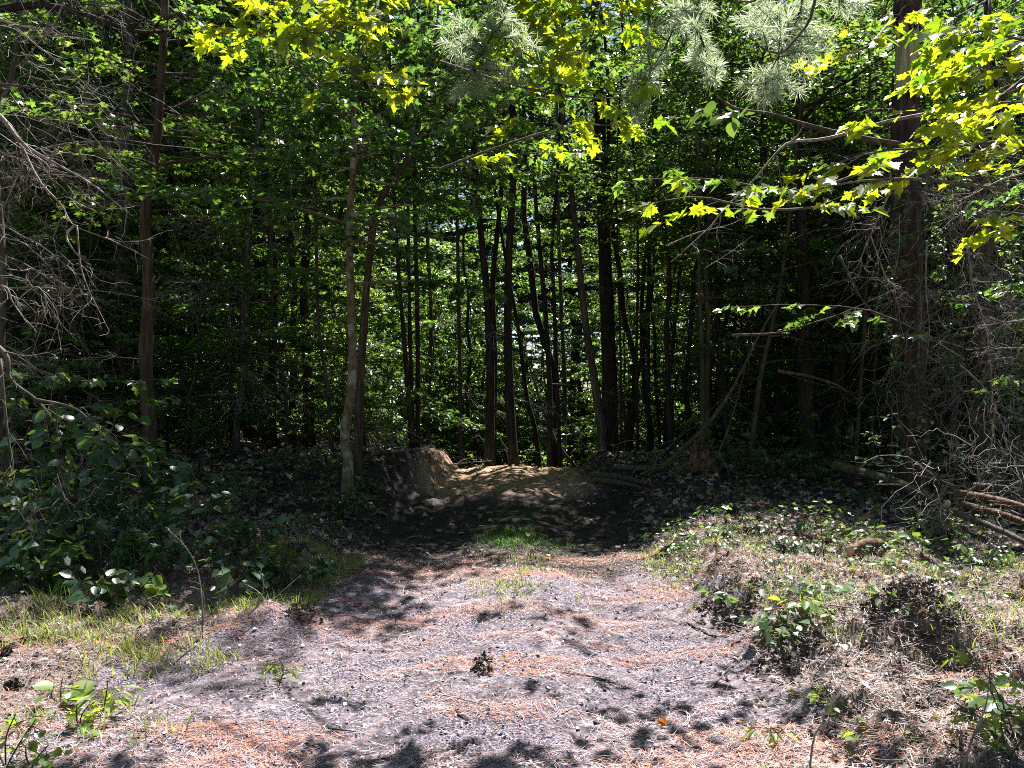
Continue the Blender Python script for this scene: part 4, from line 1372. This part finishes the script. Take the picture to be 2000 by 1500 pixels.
# dead leaves of the forest floor
mb = MB()
x, y = scatter_xy(52000, -13, 13, 5, 24, lambda x, y: (1 - .93 * track_mask(x, y)) * (np.abs(x) < .75 * y + 1), 1.2)
n = len(x)
mb.leaves(np.stack([x, y, H(x, y) + .012 + .03 * rng.random(n)], -1), rng.random(n) * 6.28, (.05 + .06 * rng.random(n)) * (.35 + .65 * ss(5.5, 10, y)), MAPLE_MID, .4, 0, pj=.35)
x, y = scatter_xy(2500, 1.2, 4.5, 2.6, 7, None)
n = len(x)
mb.leaves(np.stack([x, y, H(x, y) + .012 + .02 * rng.random(n)], -1), rng.random(n) * 6.28, .018 + .03 * rng.random(n) ** 2, MAPLE_MID, .5, 0, pj=.4)
tag(mb.build('leaf_litter', M['litter']), 'dry brown leaf litter on the shaded forest floor', 'leaf litter', kind='stuff')

# gravel
mb = MB()
x, y = scatter_xy(26000, -2.6, 2.2, 2.4, 8, lambda x, y: track_mask(x, y) * (.3 + .7 * (fbm(x * 1.6, y * 1.6, 2, 61) > .5)), 1.2)
n = len(x)
s_ = .003 + .006 * rng.random(n) ** 2 + .014 * (rng.random(n) < .004)
oc = np.array([(1, 0, 0), (0, 1, 0), (-1, 0, 0), (0, -1, 0), (0, 0, .6), (0, 0, -.5)], float)
fa = np.array([(0, 1, 4), (1, 2, 4), (2, 3, 4), (3, 0, 4)])
V_ = np.stack([x, y, H(x, y) + .001], -1)[:, None] + s_[:, None, None] * oc[None] * (1 + .5 * (rng.random((n, 6, 3)) - .5)) 
mb.add(V_.reshape(-1, 3), (fa.ravel()[None] + (np.arange(n) * 6)[:, None]).ravel(), np.full(n * 4, 3), np.repeat(rng.random(n), 4))
tag(mb.build('gravel', M['stone']), 'fine grey gravel pressed into the track', 'gravel', kind='stuff')

# twigs on the ground
mb = MB()
x, y = scatter_xy(2600, -5, 6, 2.6, 13, lambda x, y: (.1 + .6 * (1 - track_mask(x, y))) * np.where(x > 1.3, 1.4, 1.0), 1.2)
n = len(x)
yaw = rng.random(n) * 6.28
L_ = .08 + .4 * rng.random(n) ** 2
s = np.linspace(0, 1, 6)[None, :]
wv = rng.standard_normal((n, 1)) * .15
X_ = x[:, None] + np.cos(yaw)[:, None] * L_[:, None] * s - np.sin(yaw)[:, None] * L_[:, None] * wv * s * s
Y_ = y[:, None] + np.sin(yaw)[:, None] * L_[:, None] * s + np.cos(yaw)[:, None] * L_[:, None] * wv * s * s
Z_ = H(x, y)[:, None] + .012 + s * L_[:, None] * rng.normal(.03, .12, (n, 1))
mb.tubes(np.stack([X_, Y_, Z_], -1), (.0018 + .003 * rng.random(n) ** 2)[:, None] * np.linspace(1, .5, 6)[None], 4)
tag(mb.build('twig_litter', M['dead']), 'small dead twigs scattered over the ground', 'twigs', kind='stuff')


# grass
def grass(label, x, y, ln, nper=14, name='grass', spread=.05, wd=.0028, mat='grass'):
    mb = MB()
    n = len(x) * nper
    cx_ = np.repeat(x, nper) + rng.normal(0, spread, n)
    cy_ = np.repeat(y, nper) + rng.normal(0, spread, n)
    yaw = rng.random(n) * 6.28
    L_ = np.repeat(ln * np.ones(len(x)), nper) * (.4 + .9 * rng.random(n))
    K = 5
    s = np.linspace(0, 1, K)[None, :]
    lean = (.25 + .7 * rng.random(n))[:, None]
    hx = np.cos(yaw)[:, None] * L_[:, None] * lean * s ** 1.6
    hy = np.sin(yaw)[:, None] * L_[:, None] * lean * s ** 1.6
    hz = L_[:, None] * (s - .45 * lean * s ** 2.5)
    c = np.stack([cx_[:, None] + hx, cy_[:, None] + hy, H(cx_, cy_)[:, None] - .005 + hz], -1)
    sd = np.stack([-np.sin(yaw), np.cos(yaw), np.zeros(n)], -1)[:, None]
    wdt = (wd * (.6 + .8 * rng.random(n)))[:, None, None] * np.array([.8, 1, .9, .6, .08])[None, :, None]
    A, B_ = c - sd * wdt, c + sd * wdt
    V_ = np.concatenate([A, B_], 1)
    f = np.array([[k, k + 1, K + k + 1, K + k] for k in range(K - 1)])
    mb.add(V_.reshape(-1, 3), (f.ravel()[None] + (np.arange(n) * 2 * K)[:, None]).ravel(), np.full(n * (K - 1), 4), np.repeat(rng.random(n), K - 1))
    return tag(mb.build(name, M[mat]), label, 'grass', kind='stuff')


x, y = scatter_xy(1500, -5.2, -1.5, 3.4, 6.0, lambda x, y: ss(.42, .6, fbm(x * 2.2, y * 2.2, 3, 90)) * (.15 + .85 * ss(4.0, 4.7, y)))
grass('yellow green grass tufts on the sunlit left verge', x, y, .12, 10)
x, y = scatter_xy(60, -.35, .4, 5.4, 6.9, lambda x, y: gs(x, .3) * gs(y - 6.1, .5))
grass('clump of bright grass in the middle of the track where the shade begins', x, y, .09, 16)
x, y = scatter_xy(110, -2.3, -1.5, 5.7, 7.6, None)
grass('darker grass on the left side of the track in the shade', x, y, .13, 12)
x, y = scatter_xy(1100, 1.3, 4.6, 3.9, 8.0, lambda x, y: ss(.38, .6, fbm(x * 2, y * 2, 3, 95)))
grass('thin grass among leaves on the right bank', x, y, .10, 9)
x, y = scatter_xy(1900, -.7, .9, 6.6, 11.5, lambda x, y: gs(x - .05, .38) * ss(.25, .5, fbm(x * 2.5, y * 1.8, 3, 19)) * (.15 + gs(y - 9.0, .8)))
grass('low green grass strip along the middle of the shaded track', x, y, .075, 14, mat='moss')
x, y = scatter_xy(140, -1.5, 1.5, 3.0, 8.0, lambda x, y: ss(.55, .75, fbm(x * 3, y * 3, 2, 99)))
grass('sparse grass sprouts scattered on the track', x, y, .05, 5, spread=.02)


# ground cover of small leaves
def cover(label, x, y, mat, tpl, size, nper=6, hgt=.1):
    mb = MB()
    n = len(x) * nper
    k = np.repeat(np.arange(len(x)), nper)
    a = rng.random(n) * 6.28
    r_ = .03 + .05 * rng.random(n)
    hh = np.repeat(hgt * (.3 + rng.random(len(x))), nper) * (.6 + .5 * rng.random(n))
    px_, py_ = x[k] + np.cos(a) * r_, y[k] + np.sin(a) * r_
    mb.leaves(np.stack([px_, py_, H(x, y)[k] + hh], -1), a, size * (.6 + .7 * rng.random(n)), tpl, .35, -.1)
    S = np.stack([np.stack([x, y, H(x, y)], -1)[k], np.stack([px_, py_, H(x, y)[k] + hh], -1)], 1)
    mb.tubes(S, np.full((n, 2), .0012), 3)
    return tag(mb.build('ground_cover', M[mat]), label, 'ground plants', kind='stuff')


x, y = scatter_xy(900, 1.5, 5.5, 4.1, 9.0, lambda x, y: ss(.38, .6, fbm(x * 1.5, y * 1.5, 3, 51)))
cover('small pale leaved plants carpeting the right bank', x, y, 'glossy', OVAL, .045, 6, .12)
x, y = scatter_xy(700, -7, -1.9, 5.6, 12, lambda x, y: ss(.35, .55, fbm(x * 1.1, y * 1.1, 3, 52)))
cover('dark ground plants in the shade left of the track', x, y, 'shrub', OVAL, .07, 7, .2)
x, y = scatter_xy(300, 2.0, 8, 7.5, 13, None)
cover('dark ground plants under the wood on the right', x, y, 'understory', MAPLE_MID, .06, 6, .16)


def gD(u, v):
    """distance at which the ground shows at photo point (u, v)"""
    D = 6.0
    for _ in range(40):
        D = .5 * D + .5 * (CAM_H - float(H((u - 1000) / FPX * D, D))) * FPX / max(v - 775, 60)
    return D


def plant(u, v, tips, label, mat='glossy', tpl=OVAL, size=.07, ntw=5, r0=.004, twig=.3, per=3, name='seedling', cat='plant', group=None, start=.35, tilt=.35, pitch=-.15, bark='bark_olive', dD=0.0):
    """small plant rooted at photo point (u, v); each tip is a stem end"""
    D = gD(u, v)
    base = np.array(onG(u, D, -.01))
    root = empty(name, base, label, cat, group)
    mw, ml = MB(), MB()
    for (a, b) in tips:
        tip = P(a, b, D + dD + rng.normal() * .06) - base
        midp = tip * .5 + np.array([rng.normal() * .02, rng.normal() * .03, abs(tip[2]) * .08])
        spray(spline([np.zeros(3), midp, tip], 8), mw, ml, tpl, size, 0, 0, r0, twig, ntw, per, start, tilt, pitch, 5, .25)
    mw.build('stem', M[bark], root)
    ml.build('foliage', M[mat], root)
    return root


plant(402, 1105, [(375, 915), (420, 960), (345, 935)], 'sapling with big lit green leaves standing in the shade left of the track', size=.12, twig=.3)
plant(335, 1185, [(298, 1105), (320, 1130)], 'bright pale green seedling at the edge of the shade on the left', 'herb', size=.085)
plant(455, 1195, [(430, 1078), (470, 1085)], 'seedling with white lit oval leaves, right of the bare forked twig', size=.10)
plant(352, 1215, [(330, 1190), (400, 1180)], 'low wide seedling with shining leaves on the shade line at the left', size=.09)
plant(560, 1110, [(520, 1080), (590, 1070)], 'small dim plant in the shade left of the grassy bank', size=.06)
plant(20, 1490, [(30, 1395), (70, 1405), (-10, 1410)], 'round leaved yellow green seedling in the bottom left corner', 'herb', ROUND, .04, ntw=4)
plant(70, 1490, [(95, 1455), (50, 1460)], 'second round leaved seedling in the bottom left corner, right of the other', 'herb', ROUND, .036, ntw=4)
plant(125, 1365, [(122, 1325), (105, 1340)], 'single broad yellow green leaf on a short stalk at the left', 'herb', ROUND, .085, ntw=2, per=1)
plant(165, 1420, [(150, 1380), (178, 1370)], 'lobed yellow green seedling above the corner seedlings', 'herb', MAPLE, .06, ntw=3)
plant(205, 1390, [(210, 1330), (200, 1350)], 'upright grassy seedling at the left verge', 'herb', LANCE, .09, ntw=4)
plant(545, 1340, [(545, 1285), (550, 1300)], 'feathery pale weed standing alone on the sunlit litter', 'herb', LANCE, .035, ntw=10)
plant(1608, 1105, [(1602, 972)], 'thin upright spire of small white lit leaves on the right', 'glossy', ROUND, .035, ntw=16, twig=.06, per=2)
plant(1715, 1075, [(1690, 1030), (1740, 1025), (1780, 1035), (1720, 1045)], 'bushy plant with white shining leaves at the edge of the shade on the right', 'glossy', OVAL, .085)
plant(1540, 1080, [(1520, 1040), (1560, 1045)], 'low dim plant left of the white leaved spire', 'glossy', OVAL, .06)
plant(1460, 1160, [(1470, 1125), (1480, 1140)], 'tuft of broad pale leaves on the lip of the right bank', 'glossy', OVAL, .08)
plant(1420, 1180, [(1430, 1150), (1405, 1160)], 'pale plant on the dark lip of the right bank', 'glossy', OVAL, .07)
plant(1500, 1240, [(1490, 1205), (1530, 1210), (1515, 1225)], 'pale broad leaved plant on the right bank above the hollow', 'glossy', OVAL, .085)
plant(1590, 1200, [(1570, 1160), (1600, 1180)], 'plant with one yellow leaf on the right bank', 'herb', OVAL, .075)
plant(1880, 1175, [(1865, 1165), (1890, 1160)], 'flat green leaf plant at the right side of the bank', 'herb', OVAL, .1, ntw=2)
plant(1700, 1430, [(1685, 1410), (1750, 1415)], 'short sprig of bright yellow oval leaves below the earth lump', 'herb', OVAL, .05, ntw=4)
plant(1510, 1445, [(1505, 1420), (1520, 1425)], 'star shaped pale green weed at the foot of the right bank', 'herb', LANCE, .05, ntw=4)
plant(1620, 1360, [(1610, 1340), (1595, 1355)], 'little green weed at the left foot of the earth lump', 'herb', OVAL, .04)
plant(1985, 1470, [(1880, 1260), (1930, 1300)], 'twiggy shrub with small bright leaves arching at the right edge', 'herb', MAPLE_MID, .05, name='shrub', cat='shrub')
plant(1960, 1490, [(1900, 1390), (1960, 1380), (1990, 1400)], 'bright leaved shrub in the bottom right corner', 'herb', MAPLE_MID, .045, name='shrub', cat='shrub', ntw=6)
plant(1970, 1400, [(1930, 1340), (1990, 1330)], 'dark broad leaved plant behind the shrub in the bottom right corner', 'shrub', ROUND, .07)

# round leaved shrubs at the left
RL = [(150, 1080, [(110, 800), (180, 830), (250, 860), (230, 800)], .125, 'large round leaved shrub under the low maple sprays at the left'),
      (120, 1110, [(120, 880), (60, 900), (200, 920)], .115, 'lower round leaved shrub in front of the large one at the left'),
      (60, 1120, [(30, 960), (90, 970), (130, 1000)], .10, 'dark bush at the left edge below the round leaved shrubs'),
      (200, 1140, [(180, 1010), (240, 1030), (150, 1040)], .10, 'dark leafy bush below the dry brown vine strands'),
      (60, 1170, [(40, 1080), (110, 1090), (0, 1060)], .10, 'round leaved plants low in the left shade'),
      (180, 1180, [(150, 1120), (220, 1120), (260, 1130)], .09, 'round leaved plants at the edge of the shade at the left'),
      (280, 1150, [(260, 1060), (320, 1050)], .09, 'dim bush left of the lit sapling'),
      (500, 1080, [(480, 1000), (540, 1010), (450, 1020)], .085, 'dim bush right of the lit sapling'),
      (620, 1060, [(600, 1000), (650, 1010)], .07, 'dim low bush at the foot of the pale maple'),
      (30, 1060, [(0, 860), (60, 850), (-40, 900)], .11, 'dark bush at the left edge beside the large round leaved shrub'),
      (300, 1090, [(280, 980), (330, 990), (250, 960)], .09, 'dim bush in front of the reddish left tree')]
RL += [(60, 1040, [(20, 790), (90, 800), (150, 780)], .11, 'tall round leaved shrub reaching the low maple sprays at the left edge'),
       (250, 1060, [(200, 810), (290, 850), (330, 880)], .105, 'tall round leaved shrub touching the reddish left tree'),
       (390, 1030, [(360, 900), (430, 910)], .08, 'dim bush behind the lit sapling'),
       (470, 1130, [(440, 1050), (500, 1060), (540, 1080)], .075, 'dim round leaved plants below the dim bush right of the sapling'),
       (570, 1140, [(550, 1070), (610, 1080), (640, 1100)], .065, 'dim round leaved plants beside the dark root clod'),
       (80, 1150, [(20, 1040), (70, 1030), (130, 1060)], .09, 'bushy round leaved plants in the lowest left shade'),
       (330, 1130, [(300, 1040), (370, 1060)], .075, 'bushy dim plants between the forked twig and the reddish tree'),
       (660, 1010, [(640, 930), (690, 940), (720, 960)], .07, 'dim bush right at the foot of the pale maple, track side')]
for (u, v, tips, sz_, lab) in RL:
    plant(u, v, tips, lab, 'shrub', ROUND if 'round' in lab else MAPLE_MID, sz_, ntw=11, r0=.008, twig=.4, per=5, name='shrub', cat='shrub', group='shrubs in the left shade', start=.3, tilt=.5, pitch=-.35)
RR = [(1900, 1010, [(1860, 860), (1910, 850), (1950, 880)], .06, 'leafy bush with white shining leaves in the brush pile'),
      (1960, 1030, [(1940, 900), (1990, 880), (2030, 900)], .06, 'leafy bush at the right edge above the split logs'),
      (1830, 1060, [(1800, 1000), (1850, 1010)], .05, 'small bush in front of the brush pile'),
      (1920, 1120, [(1880, 1060), (1950, 1060), (1990, 1080)], .06, 'small bush below the split logs'),
      (1760, 1010, [(1740, 800), (1790, 780), (1700, 830)], .06, 'thin leaved bush at the foot of the big pine')]
for (u, v, tips, sz_, lab) in RR:
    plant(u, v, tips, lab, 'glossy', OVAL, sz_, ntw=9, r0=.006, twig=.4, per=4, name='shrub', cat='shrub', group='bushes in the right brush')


def gstick(pts, r, label, mat='dead', name='stick', D=None, nside=2, ln=.2):
    """a stick standing or lying at ground points of the photo; entries (u, v, height above its ground point in px)"""
    D0 = D or gD(pts[0][0], pts[0][1])
    Q = [np.array(onG(pts[0][0], D0, -.01))] + [P(a, b, D0 + (.0 if len(q_) < 3 else q_[2])) for q_ in pts[1:] for a, b in [q_[:2]]]
    Q = np.array(Q)
    base = Q[0].copy()
    mb = MB()
    dead_spray(spline(Q, 12) - base, mb, r, nside, ln, 0, 1, .3, .1, 6)
    o = mb.build(name, M[mat])
    o.location = [float(q) for q in base]
    return tag(o, label, 'stick')


gstick([(398, 1245), (395, 1180), (385, 1110), (360, 1065), (328, 1034)], .006, 'bare forked dead twig standing up at the edge of the left shade')
gstick([(395, 1245), (400, 1190), (395, 1155), (380, 1148)], .004, 'shorter hooked twig beside the bare forked one')
gstick([(480, 1205), (505, 1180), (515, 1150), (510, 1118), (500, 1122)], .006, 'pale hooked twig standing right of the forked one')
gstick([(48, 1215), (60, 1195), (73, 1173)], .006, 'short pale twig sticking up at the left verge')
gstick([(335, 1297), (380, 1262, .1), (440, 1225, .5)], .006, 'thin pale stick lying slanted over the left litter')
gstick([(800, 1120), (850, 1126, -.05), (890, 1128, 0)], .007, 'dead branch lying across the shaded left rut')
gstick([(1575, 1500), (1590, 1440), (1610, 1400), (1625, 1315)], .005, 'thin dark twig standing before the earth lump')
gstick([(1580, 1320), (1640, 1255), (1650, 1190), (1655, 1160)], .004, 'thin curved dark stem rising over the right bank')
gstick([(1870, 1500), (1900, 1440), (1925, 1380), (1935, 1300)], .006, 'grey forked twig rising at the right corner')


def lying(pts, r, label, mat='dead', nside=1):
    Q = []
    for (u, v) in pts:
        D_ = gD(u, v)
        Q.append(np.array(onG(u, D_, r * .8)))
    Q = np.array(Q)
    base = Q[0].copy()
    mb = MB()
    dead_spray(spline(Q, 14) - base, mb, r, nside, .15, 0, 0, .3, .0, 6)
    o = mb.build('stick', M[mat])
    o.location = [float(q) for q in base]
    return tag(o, label, 'stick')


lying([(1098, 1312), (1160, 1320), (1200, 1332), (1242, 1347)], .006, 'dark curved stick lying on the sunlit track, right of the leaf clump', 'bark_dark')
lying([(1075, 1402), (1100, 1388), (1128, 1376)], .005, 'short pale stick on the track above its bottom edge')
lying([(890, 1382), (900, 1395), (912, 1403)], .007, 'short dark bark strip left of the leaf clump', 'bark_dark', 0)
lying([(640, 1418), (690, 1424), (730, 1426)], .005, 'thin dark stick lying on the grey gravel at the bottom left', 'bark_dark')
lying([(1392, 1335), (1415, 1310), (1438, 1290)], .005, 'short dark stick lying at the foot of the right bank', 'bark_grey')
lying([(0, 1217), (80, 1217), (160, 1216), (240, 1218)], .012, 'pale pole lying along the edge of the left shade', 'dead')
lying([(1340, 1215), (1390, 1240), (1440, 1235)], .009, 'crooked root lying on the lip of the right bank', 'bark_grey')
lying([(1560, 1500), (1600, 1470), (1700, 1490)], .007, 'grey stick in the needle litter at the bottom right', 'dead')

# dark clods of dead leaves and earth
def clod(u, v, w_, h_, label, n=120, group=None):
    D = gD(u, v) if 'lump' not in label[:16] else 4.25
    base = np.array(onG(u, D, 0))
    mb = MB()
    a = rng.random(n) * 6.28
    r_ = w_ * rng.random(n) ** .5
    p = np.stack([np.cos(a) * r_, np.sin(a) * r_ * .8, np.zeros(n)], -1)
    p[:, 2] = H(base[0] + p[:, 0], base[1] + p[:, 1]) - base[2] + h_ * rng.random(n) * (1 - (r_ / w_) ** 2)
    mb.leaves(p, rng.random(n) * 6.28, .014 + .022 * rng.random(n), MAPLE_MID, 1.0, .1, pj=.8)
    o = mb.build('leaf_clump', M['char'])
    o.location = [float(q) for q in base]
    return tag(o, label, 'leaf clump', group)


clod(1790, 1375, .30, .05, 'dark earth lump matted with rootlets on the right, by the broken root stub', 900)
clod(1540, 1300, .20, .06, 'dark crumbling hollow in the right bank left of the earth lump', 260)
clod(942, 1378, .07, .07, 'black clump of curled dead leaves standing at the middle of the sunlit track', 90)
clod(938, 1335, .05, .05, 'dark leaf clump just behind the black one on the track', 50)
clod(945, 1288, .06, .04, 'farthest of the dark leaf clumps in the middle of the track', 50)
clod(600, 1200, .14, .10, 'dark root clod on the left edge of the track at the shade line', 160)
clod(1400, 1175, .16, .10, 'dark clods on the lip of the right bank', 200)
clod(1440, 1215, .14, .09, 'dark crumbling edge of the right bank below the lip', 180)
0 and clod(705, 1420, .05, .03, 'small dark clump on the gravel at the bottom left', 40)
0 and clod(1085, 1372, .09, .02, 'flat scatter of dark leaves right of the black clump', 60)
0 and clod(735, 1290, .10, .02, 'flat scatter of dark leaves left of the track middle', 60)


def cone(u, v, label):
    D = gD(u, v)
    base = np.array(onG(u, D, .015))
    mb = MB()
    n = 60
    t = np.linspace(0, 1, n)
    a = t * n * 2.4
    r_ = .022 * np.sin(np.pi * (.15 + .8 * t)) + .002
    p = np.stack([t * .09, np.cos(a) * r_, np.sin(a) * r_ + .01], -1)
    mb.leaves(p, a * 0 + .2, .022, ROUND, 1.2, .2, pj=.9)
    mb.tube([(0, 0, .01), (.05, 0, .012), (.09, 0, .01)], [.012, .014, .004], 8)
    o = mb.build('pine_cone', M['bark_pine'])
    o.location = [float(q) for q in base]
    o.rotation_euler = (0, 0, rng.random() * 6)
    return tag(o, label, 'pine cone', 'pine cones on the left litter')


cone(48, 1345, 'brown open pine cone near the single broad leaf at the left')
cone(12, 1282, 'brown pine cone at the very left edge of the verge')
mb = MB()
D = gD(1292, 1415)
mb.leaves(np.array([[0, 0, .008], [.01, .01, .012]]), np.array([1.2, 2.6]), .05, MAPLE, .4, .5, pj=0.2)
o = mb.build('fallen_leaf', M['orange_leaf'])
o.location = onG(1292, D, 0)
tag(o, 'single orange brown curled leaf lying on the track at the bottom', 'leaf')
print('objects', len(C.objects))
# labels that would read the same are told apart by nearness
seen = {}
for o in list(C.objects):
    if o.get('group') and o.get('label') and o.parent is None:
        seen.setdefault(o['label'], []).append(o)
for lab, os_ in seen.items():
    if len(os_) > 1:
        os_.sort(key=lambda q: q.location[1])
        nm = {2: ['nearer', 'farther'], 3: ['nearest', 'middle', 'farthest'], 4: ['nearest', 'second nearest', 'third nearest', 'farthest']}.get(len(os_))
        if nm:
            for o, w_ in zip(os_, nm):
                o['label'] = w_ + ' ' + lab
